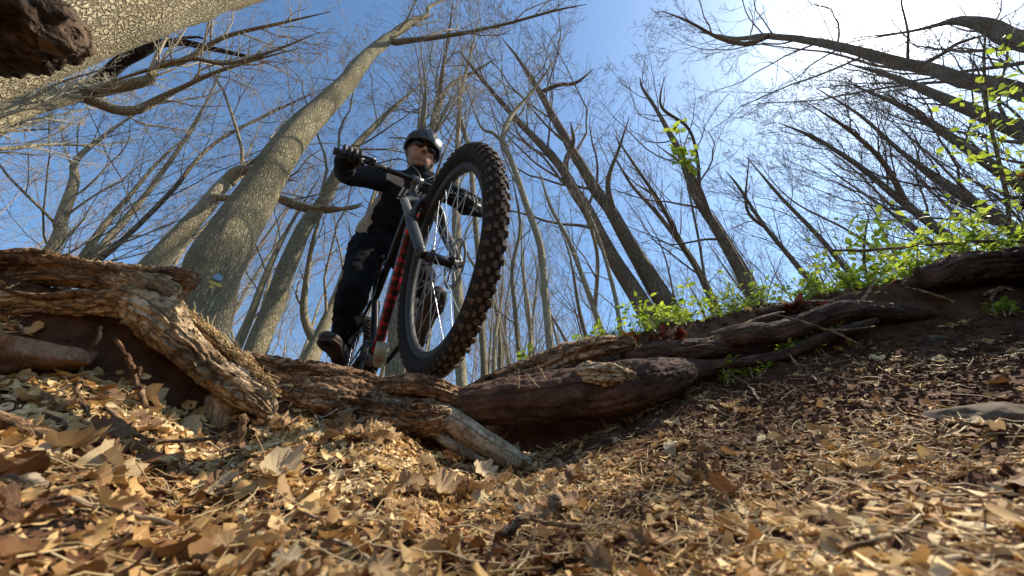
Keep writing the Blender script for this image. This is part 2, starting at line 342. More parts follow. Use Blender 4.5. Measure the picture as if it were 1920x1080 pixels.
th = np.linspace(-pi, pi, na, endpoint=False)
# finer where the picture looks
wgt = 1 + 3.2 * np.exp(-(th / 1.25) ** 4); cum = np.cumsum(wgt); th = -pi + (cum - cum[0]) / (cum[-1]) * 2 * pi
rr = np.concatenate([np.linspace(.01, .3, 40, endpoint=False), np.linspace(.3, 1.9, 230, endpoint=False), 1.9 * (150 / 1.9) ** (np.linspace(0, 1, 60))])
nr = len(rr)
TH, RR = np.meshgrid(th, rr, indexing='ij')
X = RR * np.sin(TH); Y = RR * np.cos(TH); Z = ground(X, Y)
idx = np.arange(na * nr).reshape(na, nr); nx = np.roll(idx, -1, 0)
gmb = MB(); gmb.add(np.stack([X, Y, Z], -1).reshape(-1, 3), np.stack([idx[:, :-1], idx[:, 1:], nx[:, 1:], nx[:, :-1]], -1).reshape(-1, 4))
def soil(nt, b, N, L):
    tc = N('ShaderNodeTexCoord'); n = N('ShaderNodeTexNoise'); n.inputs['Scale'].default_value = 14; n.inputs['Detail'].default_value = 9; n.inputs['Roughness'].default_value = .7
    L(tc.outputs['Object'], n.inputs['Vector'])
    n2 = N('ShaderNodeTexNoise'); n2.inputs['Scale'].default_value = 140; n2.inputs['Detail'].default_value = 6; L(tc.outputs['Object'], n2.inputs['Vector'])
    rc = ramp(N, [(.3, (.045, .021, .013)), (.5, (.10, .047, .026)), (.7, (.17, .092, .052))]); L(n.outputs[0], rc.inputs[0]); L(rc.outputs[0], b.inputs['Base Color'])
    ad = N('ShaderNodeMath'); ad.operation = 'MULTIPLY_ADD'; ad.inputs[1].default_value = .3; L(n2.outputs[0], ad.inputs[0]); L(n.outputs[0], ad.inputs[2])
    bm = N('ShaderNodeBump'); bm.inputs['Strength'].default_value = 1; bm.inputs['Distance'].default_value = .015; L(ad.outputs[0], bm.inputs['Height']); L(bm.outputs[0], b.inputs['Normal'])
    b.inputs['Roughness'].default_value = .95; b.inputs['Specular IOR Level'].default_value = .1
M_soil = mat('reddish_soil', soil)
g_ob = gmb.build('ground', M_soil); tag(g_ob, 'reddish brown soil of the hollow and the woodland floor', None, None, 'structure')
def gnormal(x, y, e=.012):
    n = np.stack([-(ground(x + e, y) - ground(x - e, y)) / (2 * e), -(ground(x, y + e) - ground(x, y - e)) / (2 * e), np.ones_like(x)], -1)
    return n / np.linalg.norm(n, axis=-1, keepdims=True)

# ------------------------------------------------------------------ trees
def trunk_from(pix, D, extend=True):
    """pix: (px, py, width px); first point D metres away horizontally; the rest nearest the plumb line"""
    d0 = ray(pix[0][0], pix[0][1]); h = math.hypot(d0[0], d0[1]); B = d0 * (D / h)
    pts = []; rad = []
    for (px, py, wd) in pix:
        d = ray(px, py); t = (B[0] * d[0] + B[1] * d[1]) / (d[0] ** 2 + d[1] ** 2)
        pts.append(d * t); rad.append(.92 * wd / 2 * t / 640)
    for i in range(len(pix)):        # widths of steep trunks were read level across the picture
        a_, b_ = pix[max(i - 1, 0)], pix[min(i + 1, len(pix) - 1)]; dx, dy = abs(b_[0] - a_[0]), abs(b_[1] - a_[1])
        if dy > dx * .7: rad[i] *= max(dy / math.hypot(dx, dy), .7)
    rad[-1] *= .35
    if extend:
        gz = float(ground(B[0], B[1]))
        lean = (pts[1] - pts[0]); lean = lean / max(lean[2], .2)
        hgt = max(pts[0][2] - gz + .25, .1); lean[:2] = np.clip(lean[:2], -.12, .12)
        pts.insert(0, pts[0] - lean * hgt); rad.insert(0, rad[0] * 1.15)
    return np.array(pts), np.array(rad)

def grow(Pp, Rp, n, lenf, ang, m, t0=.25, up=.12, wig=.22, rf=.55, rtip=.3, rmin=None, side=None):
    """children of the polylines Pp (N,M,3); returns (N*n, m, 3) and radii"""
    Nn, M, _ = Pp.shape
    Lp = np.linalg.norm(np.diff(Pp, axis=1), axis=2).sum(1)
    t = t0 + (1 - t0) * (np.arange(n)[None] + rng.random((Nn, n))) / n; t = np.minimum(t, .985)
    ft = t * (M - 1); i = np.minimum(ft.astype(int), M - 2); fr = (ft - i)[..., None]
    ar = np.arange(Nn)[:, None]
    A = Pp[ar, i]; B = Pp[ar, i + 1]; st = A + (B - A) * fr
    T = (B - A); T /= np.linalg.norm(T, axis=2, keepdims=True) + 1e-9
    rp = Rp[ar, i] * (1 - fr[..., 0]) + Rp[ar, i + 1] * fr[..., 0]
    rv = rng.normal(size=T.shape); pr = rv - (rv * T).sum(-1, keepdims=True) * T; pr /= np.linalg.norm(pr, axis=2, keepdims=True) + 1e-9
    a = (ang * (1 + .35 * (rng.random((Nn, n)) - .5)))[..., None]
    d = T * np.cos(a) + pr * np.sin(a)
    Lc = (Lp[:, None] * lenf * (1.15 - .75 * t) * (.6 + .8 * rng.random((Nn, n))))[..., None]
    d = d.reshape(-1, 3); st = st.reshape(-1, 3); Lc = Lc.reshape(-1, 1); rp = rp.reshape(-1)
    out = [st]; step = Lc / (m - 1)
    for k in range(m - 1):
        d = d + rng.normal(size=d.shape) * wig + np.array([0, 0, up]); d /= np.linalg.norm(d, axis=1, keepdims=True)
        out.append(out[-1] + d * step)
    Q = np.stack(out, 1)
    r0 = np.minimum(rp * rf, Lc[:, 0] * .016)
    rad = r0[:, None] * np.linspace(1, rtip, m)[None]
    dist = np.linalg.norm(Q, axis=2)
    rad = np.maximum(rad, dist / 640 * (.16 if rmin is None else rmin))
    return Q, rad

def tree(name, label, pix=None, D=4, pts=None, rad=None, bm=None, tm=None, n1=9, n2=7, n3=5, t0=.3, limbs=(), l1=.34, a1=.75, group='bare woodland trees', extend=True, up1=.10, objs=True, rm=.16, wob_=.25, flute=.08):
    if pts is None: pts, rad = trunk_from(pix, D, extend)
    p, r = spline(pts, rad, 60)
    sc_ = r[:, None]
    wob = np.stack([vnoise(p[:, 2] * 1.3, k * 9.1 + p[0, 0], 0) for k in (0, 1, 2)], -1)
    p = p + wob * sc_ * wob_
    root = empty(name, tuple(pts[0])); off = np.array(pts[0])
    tag(root, label, 'tree', group)
    dnear = np.linalg.norm(p, axis=1).min()
    near = r.max() / dnear * 640 > 30; kk = 88 if near else 14
    if near: p, r = spline(p, r, 260)
    v, q, uv = tubes((p - off)[None], r[None], kk)
    # uneven trunk: flutes and lumps
    vc = np.repeat(p - off, kk, 0); rad_v = v - vc; f = 1 + flute * fbm(v[:, 0] * 3, v[:, 1] * 3, v[:, 2] * 1.2, 3)
    if kk > 20: f = f + .035 * (.5 - np.abs(fbm(v[:, 0] * 16, v[:, 1] * 16, v[:, 2] * 3.2, 3))) + .02 * fbm(v[:, 0] * 5, v[:, 1] * 5, v[:, 2] * 2, 3)
    v = vc + rad_v * f[:, None]
    mb = MB(); mb.add(v, q, None, uv); tr = mb.build('trunk', bm, root)
    L1P, L1R = [], []
    for lp in limbs:                                  # limbs traced one by one: list of (px,py,w) with depth change along
        pp, ra = lp; ra = np.array(ra, float); ra[-1] *= .3
        j_ = np.argmin(np.linalg.norm(p - pp[0], axis=1)); pp = np.concatenate([[p[j_]], pp]); ra = np.concatenate([[min(ra[0] * 1.1, r[j_] * .7)], ra]); sp, sr = spline(pp, ra, 24)
        mb = MB(); v, q, uv = tubes((sp - off)[None], sr[None], 10); mb.add(v, q, None, uv); mb.build('limb', bm, root)
        Pq, Rq = spline(pp, ra, 14); L1P.append(Pq); L1R.append(Rq)
    if n1:
        Q, Rq = grow(p[None], r[None], int(n1 * 1.5), l1 * 1.2, a1 * .82, 12, t0 * .9, up1 * .8, .12, .27, .12, rm)
        for i in range(len(Q)):
            if objs:
                mb = MB(); v, q, uv = tubes(Q[i:i + 1] - off, Rq[i:i + 1], 6); mb.add(v, q, None, uv); mb.build('limb', bm, root)
            L1P.append(Q[i]); L1R.append(Rq[i])
    if L1P:
        L1P = [x if len(x) == 12 else spline(x, y, 12)[0] for x, y in zip(L1P, L1R)]; L1R = [y if len(y) == 12 else np.interp(np.linspace(0, 1, 12), np.linspace(0, 1, len(y)), y) for y in L1R]; A = np.stack(L1P); B = np.stack(L1R); tw = MB()
        if not objs:
            v, q, uv = tubes(A - off, B, 5); tw.add(v, q)
        Q2, R2 = grow(A, B, n2, .40, .6, 6, .12, .08, .18, .5, .3, rm)
        v, q, _ = tubes(Q2 - off, R2, 4); tw.add(v, q)
        Q3, R3 = grow(Q2, R2, min(n3, 4), .5, .6, 5, .1, .06, .22, .6, .5, rm)
        v, q, _ = tubes(Q3 - off, R3, 3); tw.add(v, q)
        if n3 > 2:
            sel = rng.random(len(Q3)) < (.7 if objs else .45)
            Q4, R4 = grow(Q3[sel], R3[sel], 3, .6, .6, 3, .15, .06, .25, .8, .6, rm)
            v, q, _ = tubes(Q4 - off, R4, 3); tw.add(v, q)
        o = tw.build('twigs', tm, root); o['kind'] = 'stuff'
    return root, p, r

def limb(pix, dd, w=None):
    """limb from pixels with depth straight ahead dd for each point"""
    pts = np.array([P(a, b, d) for (a, b, _), d in zip(pix, dd)]); rad = np.array([c / 2 * d / 640 for (_, _, c), d in zip(pix, dd)])
    return pts, rad
def tdepth(p, px, py):
    """depth of trunk polyline p nearest pixel"""
    dd = p @ FW; u = 960 + 640 * (p @ RT) / dd; v = 540 - 640 * (p @ UP) / dd
    i = np.argmin((u - px) ** 2 + (v - py) ** 2); return dd[i]

def tree_l(label, pix, D, bm, tm, limbs_px=(), **k):
    """tree with traced limbs; depth of the limb starts on the trunk and drifts"""
    pts, rad = trunk_from(pix, D); p, r = spline(pts, rad, 60); LL = []
    for (lp, drift) in limbs_px:
        d0 = tdepth(p, lp[0][0], lp[0][1]); n = len(lp)
        LL.append(limb(lp, [d0 * (1 + drift * i / (n - 1)) for i in range(n)]))
    return tree(k.pop('name', 'bare_tree'), label, pts=pts, rad=rad, bm=bm, tm=tm, limbs=LL, **k)

# main trunk with the trail blaze
T1, p1, r1 = tree_l('largest straight trunk with grey olive bark, wearing a blue disc and yellow paint', [(383, 600, 98), (403, 504, 101), (446, 420, 92), (490, 350, 80), (560, 250, 66), (650, 150, 44), (730, 70, 26), (772, 42, 14), (800, 30, 11), (806, 12, 10), (850, -8, 8)], 3.4, M_bark, M_twig,
    limbs_px=[([(735, 80, 12), (765, 76, 10), (820, 70, 8), (890, 58, 6), (960, 42, 5), (1040, 20, 4), (1100, 8, 3)], .15),
              ([(548, 262, 14), (515, 268, 9), (480, 300, 6), (462, 310, 5)], -.1),
              ([(640, 150, 12), (625, 165, 9), (610, 200, 5), (600, 240, 4)], .0)], n1=5, t0=.72, l1=.22)
tree_l('pale sunlit trunk with a snapped stub limb, left of the trunk with blue disc', [(262, 520, 56), (300, 478, 50), (370, 402, 40), (425, 338, 33), (470, 312, 24), (520, 285, 16), (600, 215, 9), (680, 130, 6)], 4.6, M_bark_pale, M_twig,
    limbs_px=[([(425, 345, 24), (445, 322, 20), (475, 318, 16), (500, 330, 9), (560, 340, 6)], .05),
              ([(395, 370, 14), (440, 372, 12), (520, 370, 11), (580, 388, 10), (650, 392, 6), (680, 385, 4)], -.05)], n1=7, t0=.5)
tree_l('mid brown trunk crossing a side limb, between the blazed trunk and the rider', [(487, 650, 44), (510, 580, 40), (540, 490, 36), (575, 425, 32), (610, 370, 27), (640, 310, 22), (690, 250, 16), (745, 195, 10), (800, 150, 7)], 5.2, M_bark, M_twig,
    limbs_px=[([(590, 395, 14), (565, 390, 13), (530, 378, 12), (500, 365, 8)], -.05), ([(590, 395, 12), (620, 395, 9), (660, 388, 6), (680, 380, 4)], .03)], n1=9, t0=.45)
tree_l('forked pale trunk just left of the rider\'s leg', [(575, 690, 40), (600, 625, 26), (628, 560, 20), (660, 480, 14), (690, 400, 10), (720, 300, 7)], 6.0, M_bark_pale, M_twig, limbs_px=[([(590, 640, 18), (570, 590, 14), (575, 520, 10), (590, 440, 7), (620, 350, 4)], .05)], n1=7, t0=.4)
tree_l('thin pale sapling rising beside the blazed trunk', [(440, 660, 20), (470, 590, 16), (500, 510, 12), (540, 430, 8), (600, 330, 5)], 5.5, M_bark_pale, M_twig_pale, n1=8, t0=.3)
tree_l('crooked pale tree far left above the bark slab', [(88, 480, 22), (112, 415, 20), (138, 340, 16), (142, 300, 12), (200, 250, 9), (290, 190, 5)], 5.0, M_bark_pale, M_twig, n1=9, t0=.35, a1=.9)
tree_l('slender dark tree slanting up from the root top at left', [(170, 500, 16), (240, 440, 13), (320, 360, 11), (395, 275, 8), (500, 215, 5), (620, 160, 3)], 5.0, M_bark_brown, M_twig, n1=10, t0=.25)
tree_l('low leaning grey tree left of the slender dark one', [(150, 490, 18), (190, 430, 14), (240, 370, 10), (300, 300, 7), (380, 230, 4)], 6.0, M_bark, M_twig, n1=10, t0=.3)
# left limb tree reaching over with a dead black limb
tree_l('buff tree entering at the left edge whose limbs fan right, one dead and black', [(-330, 330, 46), (-160, 275, 44), (0, 216, 40), (80, 190, 34), (150, 172, 30), (185, 160, 14)], 3.6, M_bark_pale, M_twig_pale,
    limbs_px=[([(150, 178, 24), (190, 195, 20), (225, 208, 18), (262, 205, 15), (290, 190, 12), (340, 165, 8), (420, 130, 6), (560, 90, 4)], .12),
              ([(155, 176, 22), (200, 168, 20), (260, 155, 18), (288, 146, 16), (285, 130, 14), (310, 120, 13), (350, 112, 10), (420, 70, 7), (520, 45, 5), (620, 22, 3)], .15),
              ([(350, 112, 7), (420, 120, 6), (500, 100, 5), (600, 60, 3)], .1)], n1=9, t0=.6, n2=13, n3=5, name='bare_tree')
dl = MB(); pp, ra = limb([(150, 178, 20), (190, 150, 20), (225, 118, 20), (262, 97, 20), (300, 82, 14), (345, 80, 12), (400, 92, 9), (460, 105, 6)], [3.42, 3.4, 3.4, 3.4, 3.45, 3.5, 3.5, 3.5])
# the dead limb itself hangs broken across the fork: a thing of its own
add_tube(dl, pp, ra, 12, 60); pp, ra = limb([(255, 100, 13), (262, 88, 12), (262, 78, 9)], [3.4] * 3); add_tube(dl, pp, ra, 8)
pp, ra = limb([(300, 84, 8), (340, 72, 5), (375, 70, 4), (385, 76, 3)], [3.45] * 4); add_tube(dl, pp, ra, 7)
pp, ra = limb([(40, 192, 12), (60, 190, 10), (75, 185, 5)], [3.4] * 3); 
tag(dl.build('dead_limb', M_bark_dead), 'black dead limb lying across the fork of the buff tree at upper left', 'branch')
# right side
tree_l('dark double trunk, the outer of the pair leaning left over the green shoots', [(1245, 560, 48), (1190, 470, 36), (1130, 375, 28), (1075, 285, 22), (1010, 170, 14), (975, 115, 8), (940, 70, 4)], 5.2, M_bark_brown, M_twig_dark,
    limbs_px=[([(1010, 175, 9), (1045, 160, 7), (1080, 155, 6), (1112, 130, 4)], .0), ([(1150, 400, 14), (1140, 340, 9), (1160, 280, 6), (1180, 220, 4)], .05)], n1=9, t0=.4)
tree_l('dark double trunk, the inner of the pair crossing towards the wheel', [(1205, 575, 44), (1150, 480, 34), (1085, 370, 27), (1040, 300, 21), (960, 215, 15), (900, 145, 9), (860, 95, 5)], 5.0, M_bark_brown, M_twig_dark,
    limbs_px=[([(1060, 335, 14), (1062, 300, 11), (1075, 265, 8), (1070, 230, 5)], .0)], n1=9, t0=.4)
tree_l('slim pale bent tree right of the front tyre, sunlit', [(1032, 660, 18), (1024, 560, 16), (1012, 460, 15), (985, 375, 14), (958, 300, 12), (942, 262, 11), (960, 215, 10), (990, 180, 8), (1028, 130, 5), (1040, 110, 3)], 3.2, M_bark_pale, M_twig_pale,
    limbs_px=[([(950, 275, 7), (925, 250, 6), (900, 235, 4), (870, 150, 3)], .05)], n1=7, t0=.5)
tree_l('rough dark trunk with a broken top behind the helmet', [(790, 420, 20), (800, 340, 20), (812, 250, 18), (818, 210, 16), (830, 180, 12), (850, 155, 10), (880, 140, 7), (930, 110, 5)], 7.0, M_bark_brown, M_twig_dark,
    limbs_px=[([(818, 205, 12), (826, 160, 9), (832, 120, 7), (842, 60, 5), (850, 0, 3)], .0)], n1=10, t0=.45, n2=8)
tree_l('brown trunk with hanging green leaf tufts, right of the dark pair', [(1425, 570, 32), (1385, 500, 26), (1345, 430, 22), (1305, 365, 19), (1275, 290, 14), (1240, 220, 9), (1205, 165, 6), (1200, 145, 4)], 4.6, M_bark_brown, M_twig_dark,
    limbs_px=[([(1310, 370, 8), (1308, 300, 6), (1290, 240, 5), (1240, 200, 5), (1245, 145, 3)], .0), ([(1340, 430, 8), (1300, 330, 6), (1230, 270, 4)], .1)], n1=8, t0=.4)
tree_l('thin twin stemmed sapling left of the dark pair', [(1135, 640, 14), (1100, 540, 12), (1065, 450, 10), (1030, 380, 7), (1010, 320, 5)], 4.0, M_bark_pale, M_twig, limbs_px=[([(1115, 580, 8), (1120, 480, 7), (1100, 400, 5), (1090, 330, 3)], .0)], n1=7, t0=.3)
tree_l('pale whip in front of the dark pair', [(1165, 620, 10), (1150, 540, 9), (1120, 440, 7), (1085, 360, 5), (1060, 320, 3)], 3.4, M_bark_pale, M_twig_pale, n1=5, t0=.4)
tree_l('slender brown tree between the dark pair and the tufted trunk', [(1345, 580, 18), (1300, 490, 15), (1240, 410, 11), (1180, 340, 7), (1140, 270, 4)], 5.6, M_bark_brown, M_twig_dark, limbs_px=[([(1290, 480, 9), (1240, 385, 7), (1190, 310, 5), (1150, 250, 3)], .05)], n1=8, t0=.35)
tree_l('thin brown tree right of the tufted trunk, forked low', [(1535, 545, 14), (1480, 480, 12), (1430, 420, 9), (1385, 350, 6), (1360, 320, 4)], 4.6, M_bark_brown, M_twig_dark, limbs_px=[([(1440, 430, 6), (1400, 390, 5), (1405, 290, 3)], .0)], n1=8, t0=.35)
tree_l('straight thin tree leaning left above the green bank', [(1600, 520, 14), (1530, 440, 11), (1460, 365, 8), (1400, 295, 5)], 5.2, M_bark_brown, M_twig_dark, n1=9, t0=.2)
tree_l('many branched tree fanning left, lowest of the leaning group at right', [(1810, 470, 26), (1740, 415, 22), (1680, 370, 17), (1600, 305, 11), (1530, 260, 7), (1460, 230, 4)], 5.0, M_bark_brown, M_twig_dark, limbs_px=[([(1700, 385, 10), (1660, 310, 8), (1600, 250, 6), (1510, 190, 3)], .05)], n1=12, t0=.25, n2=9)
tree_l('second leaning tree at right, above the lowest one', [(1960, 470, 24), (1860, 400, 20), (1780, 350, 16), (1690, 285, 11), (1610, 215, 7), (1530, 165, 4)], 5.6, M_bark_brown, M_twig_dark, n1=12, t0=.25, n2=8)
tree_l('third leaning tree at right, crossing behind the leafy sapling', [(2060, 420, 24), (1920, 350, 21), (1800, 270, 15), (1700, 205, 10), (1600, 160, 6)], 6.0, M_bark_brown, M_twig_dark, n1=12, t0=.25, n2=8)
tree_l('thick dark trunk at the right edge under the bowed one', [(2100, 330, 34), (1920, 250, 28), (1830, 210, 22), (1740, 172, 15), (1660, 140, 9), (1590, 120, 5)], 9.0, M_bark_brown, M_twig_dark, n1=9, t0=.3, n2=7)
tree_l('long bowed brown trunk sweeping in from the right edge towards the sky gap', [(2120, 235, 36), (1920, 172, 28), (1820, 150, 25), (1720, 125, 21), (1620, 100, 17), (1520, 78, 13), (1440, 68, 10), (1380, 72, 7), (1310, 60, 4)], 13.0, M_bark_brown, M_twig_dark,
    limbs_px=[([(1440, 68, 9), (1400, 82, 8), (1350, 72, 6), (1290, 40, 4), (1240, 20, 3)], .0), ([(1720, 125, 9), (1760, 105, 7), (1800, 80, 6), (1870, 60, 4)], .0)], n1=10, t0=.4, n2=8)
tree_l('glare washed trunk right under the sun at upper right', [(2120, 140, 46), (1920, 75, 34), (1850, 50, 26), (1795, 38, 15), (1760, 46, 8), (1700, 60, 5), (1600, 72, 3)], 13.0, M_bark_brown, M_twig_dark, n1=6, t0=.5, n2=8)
tree_l('trunk seen between fork and frame, bark ridged, behind the bicycle', [(738, 720, 44), (745, 640, 42), (752, 560, 38), (765, 450, 30), (778, 350, 22), (790, 250, 15), (800, 150, 9)], 4.4, M_bark, M_twig, n1=8, t0=.5)
tree_l('pale trunk showing under the right side of the front tyre', [(866, 735, 24), (862, 640, 24), (858, 540, 22), (856, 430, 18), (856, 330, 13), (860, 220, 8), (862, 120, 5)], 4.8, M_bark_pale, M_twig_pale, n1=8, t0=.5)
tree_l('thin stem left of the bent pale tree', [(975, 670, 10), (965, 580, 10), (962, 500, 8), (975, 420, 6), (960, 330, 4)], 4.6, M_bark, M_twig, n1=7, t0=.25)
tree_l('sparse grey tree whose top branches cross above the front wheel', [(905, 640, 14), (900, 520, 13), (890, 400, 11), (880, 280, 10), (862, 200, 8), (880, 110, 6), (900, 30, 4)], 6.5, M_bark, M_twig, n1=12, t0=.4, n2=8)

# giant near trunk filling the upper left corner, with a broken knotted burl on its camera side
e1, e2 = ray(0, 196), ray(492, 0); gn = np.cross(e1, e2); gn /= np.linalg.norm(gn)
if gn @ UP < 0: gn = -gn
ax = np.array([0, 0, 1.0]) - gn[2] * gn; ax /= np.linalg.norm(ax)
GR = .33; gm = ray(200, 112) * .95 + gn * GR
gp = np.array([gm + ax * t for t in (-1.6, -.8, 0, 1.2, 2.5, 4.0, 6.0)]); gr = np.array([1.15, 1.03, 1, 1, 1, 1, 1]) * GR
root, pg, rg = tree('giant_tree', 'giant buff trunk with finely cracked bark filling the upper left corner', pts=gp, rad=gr, bm=M_bark_near, tm=M_twig, n1=0, group='bare woodland trees', wob_=0, flute=.02)
off = np.array(gp[0]); kb = MB()
kc = P(30, 40, .46)
def kd(v): return .30 * fbm(v[:, 0] * 2.1 + 4, v[:, 1] * 2.1, v[:, 2] * 2.1, 5)
ell(kb, kc - off, (.062, .055, .05), seg=64, rings=48, disp=kd)
kc2 = P(-50, 10, .5)
ell(kb, kc2 - off, (.085, .08, .075), seg=64, rings=48, disp=kd)
gk = gm + ax * ((kc2 - gm) @ ax)
pp = np.array([kc2, lerp(kc2, gk, .4), lerp(kc2, gk, .8)]) - off; add_tube(kb, pp, [.08, .1, .12], 20, 20)
o = kb.build('burl', wood('burl_wood', (.085, .06, .042), (.17, .125, .085), (.025, .018, .012), (20, 20), .01), root); o['label'] = 'dark rough broken burl on the camera side'

# background woods: individual thin trees
BGL = 'thin bare tree among the background woods'
azs = np.concatenate([rng.uniform(-62, 62, 64), rng.uniform(-100, -62, 8), rng.uniform(62, 95, 8)])
sunaz = math.degrees(SUN_AZ)
for i, az in enumerate(azs):
    D = rng.uniform(7, 22) if az < 45 else rng.uniform(15, 24); a = R_(az)
    x, y = D * sin(a), D * cos(a); z = float(ground(x, y)) - .2
    el = rng.uniform(34, 52) if az < 25 else rng.uniform(28, 42)
    H = max(4.5, D * math.tan(R_(el))); H = min(H, 17)
    lx, ly = rng.normal(0, .07 * H, 2)
    base = np.array([x, y, z]); top = base + np.array([lx - .05 * H * np.sign(x), ly, H])
    mid = lerp(base, top, .5) + np.array([*rng.normal(0, .02 * H, 2), 0]); q3 = lerp(mid, top, .55) + np.array([*rng.normal(0, .025 * H, 2), 0])
    r0 = rng.uniform(.05, .11) * (H / 10) ** .5
    lb, gp_ = (('thin pale bare tree in the background woods left of the rider', 'background trees left of the rider') if az < -25 else ('slim bare tree in the background woods behind the rider and wheel', 'background trees behind the rider') if az < 8 else ('dark thin bare tree in the background woods right of the wheel', 'background trees right of the wheel'))
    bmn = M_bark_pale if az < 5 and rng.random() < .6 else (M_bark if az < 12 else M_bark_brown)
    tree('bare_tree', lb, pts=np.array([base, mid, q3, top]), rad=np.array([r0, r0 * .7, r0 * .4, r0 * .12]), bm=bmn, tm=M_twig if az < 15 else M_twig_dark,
         n1=8, n2=6, n3=3, t0=.22, l1=.34, a1=.70, group=gp_, objs=False, rm=.13)
# far wood, one mass
fw = MB(); Nn = 220
az = rng.uniform(-70, 70, Nn); D = rng.uniform(22, 48, Nn); H = D * np.tan(np.radians(rng.uniform(20, 36, Nn))); a = np.radians(az)
bx = D * np.sin(a); by = D * np.cos(a); bz = ground(bx, by) - .3
tt = np.linspace(0, 1, 7)
PT = np.stack([bx[:, None] + np.cumsum(rng.normal(0, .018, (Nn, 7)), 1) * H[:, None], by[:, None] + np.cumsum(rng.normal(0, .018, (Nn, 7)), 1) * H[:, None], bz[:, None] + tt[None] * H[:, None]], -1)
RT_ = (rng.uniform(.05, .13, Nn))[:, None] * (1 - .85 * tt)[None]
v, q, _ = tubes(PT, RT_, 5); fw.add(v, q)
Q1, R1 = grow(PT, RT_, 9, .36, .6, 5, .3, .12, .18, .5, .3, .13); v, q, _ = tubes(Q1, R1, 3); fw.add(v, q)
Q2, R2 = grow(Q1, R1, 5, .45, .6, 4, .2, .1, .22, .6, .4, .12); v, q, _ = tubes(Q2, R2, 3); fw.add(v, q)
tag(fw.build('distant_wood', M_twig), 'far off bare wood behind everything, a mass of fine twigs', None, None, 'stuff')
# ------------------------------------------------------------------ roots and logs
def gnarl(mb, pix, dd, n=150, k=64, amp=.16, ridge=.14, fine=.035, flatn=None, seed=0.0, tw=1.5):
    """root or log through pixels (px,py,half width px) at depths dd, grooved along its length"""
    pts = np.array([P(a, b, d) for (a, b, _), d in zip(pix, dd)]); rad = np.array([c * d / 640 for (_, _, c), d in zip(pix, dd)])
    p, r = spline(pts, rad, n)
    r[0:3] *= [.5, .8, .95]; r[-3:] *= [.95, .8, .5]
    p = np.concatenate([[p[0]], p, [p[-1]]]); r = np.concatenate([[1e-4], r, [1e-4]])
    v, q, uv = tubes(p[None], r[None], k)
    u = np.repeat(np.concatenate([[0], np.cumsum(np.linalg.norm(np.diff(p, axis=0), axis=1))]), k)
    th = np.tile(np.arange(k) / k * 2 * pi, len(p)) + tw * u * .9 + .5 * vnoise(u * 8, seed, 0)
    vc = np.repeat(p, k, 0); dv = v - vc
    c, s = np.cos(th), np.sin(th)
    f = 1 + amp * fbm(u * 9 + seed, c * .9, s * .9 + seed, 3)
    rd = 1 - np.abs(fbm(u * 5 + seed * 3, c * 3.6, s * 3.6, 3)) * 1.6
    rd2 = 1 - np.abs(fbm(u * 16 + 9, c * 7, s * 7 + seed * 2, 3)) * 1.6
    f = f + ridge * (rd - .4) + ridge * .45 * (rd2 - .4) + fine * 1.5 * fbm(u * 60, c * 8, s * 8 + seed, 3)
    v = vc + dv * f[:, None]
    mb.add(v, q, None, uv)
    return p, r
def one(name, label, specs, m, cat='root', group=None, extra=None):
    root = empty(name, tuple(P(specs[0][0][0][0], specs[0][0][0][1], specs[0][1][0]))); tag(root, label, cat, group); off = np.array(root.location)
    for sp in specs:
        mb = MB(); gnarl(mb, sp[0], sp[1], **sp[3]); mb.v = [a - off for a in mb.v]
        mb.build(sp[2], sp[4] if len(sp) > 4 else m, root)
    return root
# left: sunlit main root with its arms
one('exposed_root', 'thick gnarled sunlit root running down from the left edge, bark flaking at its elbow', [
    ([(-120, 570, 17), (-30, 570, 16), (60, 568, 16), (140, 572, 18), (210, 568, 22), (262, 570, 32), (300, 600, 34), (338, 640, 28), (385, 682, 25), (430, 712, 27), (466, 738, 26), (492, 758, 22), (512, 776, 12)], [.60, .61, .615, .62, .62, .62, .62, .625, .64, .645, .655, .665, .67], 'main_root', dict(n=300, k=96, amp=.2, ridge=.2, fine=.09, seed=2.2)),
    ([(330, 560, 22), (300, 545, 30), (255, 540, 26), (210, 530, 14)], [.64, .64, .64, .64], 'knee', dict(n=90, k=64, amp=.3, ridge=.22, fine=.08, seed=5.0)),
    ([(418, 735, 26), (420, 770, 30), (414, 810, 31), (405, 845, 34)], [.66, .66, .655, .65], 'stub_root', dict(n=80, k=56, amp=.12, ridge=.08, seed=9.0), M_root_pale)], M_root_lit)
one('bark_slab', 'long dark brown decayed root slab lying on top at the left edge', [
    ([(-140, 485, 26), (-20, 492, 24), (60, 492, 24), (130, 505, 22), (210, 517, 20), (290, 522, 19), (345, 525, 20), (366, 530, 15)], [.72, .71, .70, .69, .68, .67, .66, .66], 'upper_slab', dict(n=260, k=80, amp=.16, ridge=.28, fine=.06, seed=1.0)),
    ([(-120, 525, 20), (0, 528, 16), (100, 522, 13), (170, 528, 15), (230, 540, 18), (300, 545, 20)], [.68, .675, .67, .665, .66, .66], 'lower_slab', dict(n=220, k=64, amp=.16, ridge=.3, fine=.05, seed=3.0))], M_root_brown)
one('rotten_root', 'crumbling orange rotted wood strip above the sunlit root', [
    ([(318, 578, 10), (360, 615, 17), (405, 655, 20), (450, 690, 18), (490, 722, 14), (520, 745, 10)], [.68, .68, .685, .69, .70, .71], 'rotten_strip', dict(n=200, k=64, amp=.3, ridge=.35, fine=.12, seed=4.0))], M_rot)
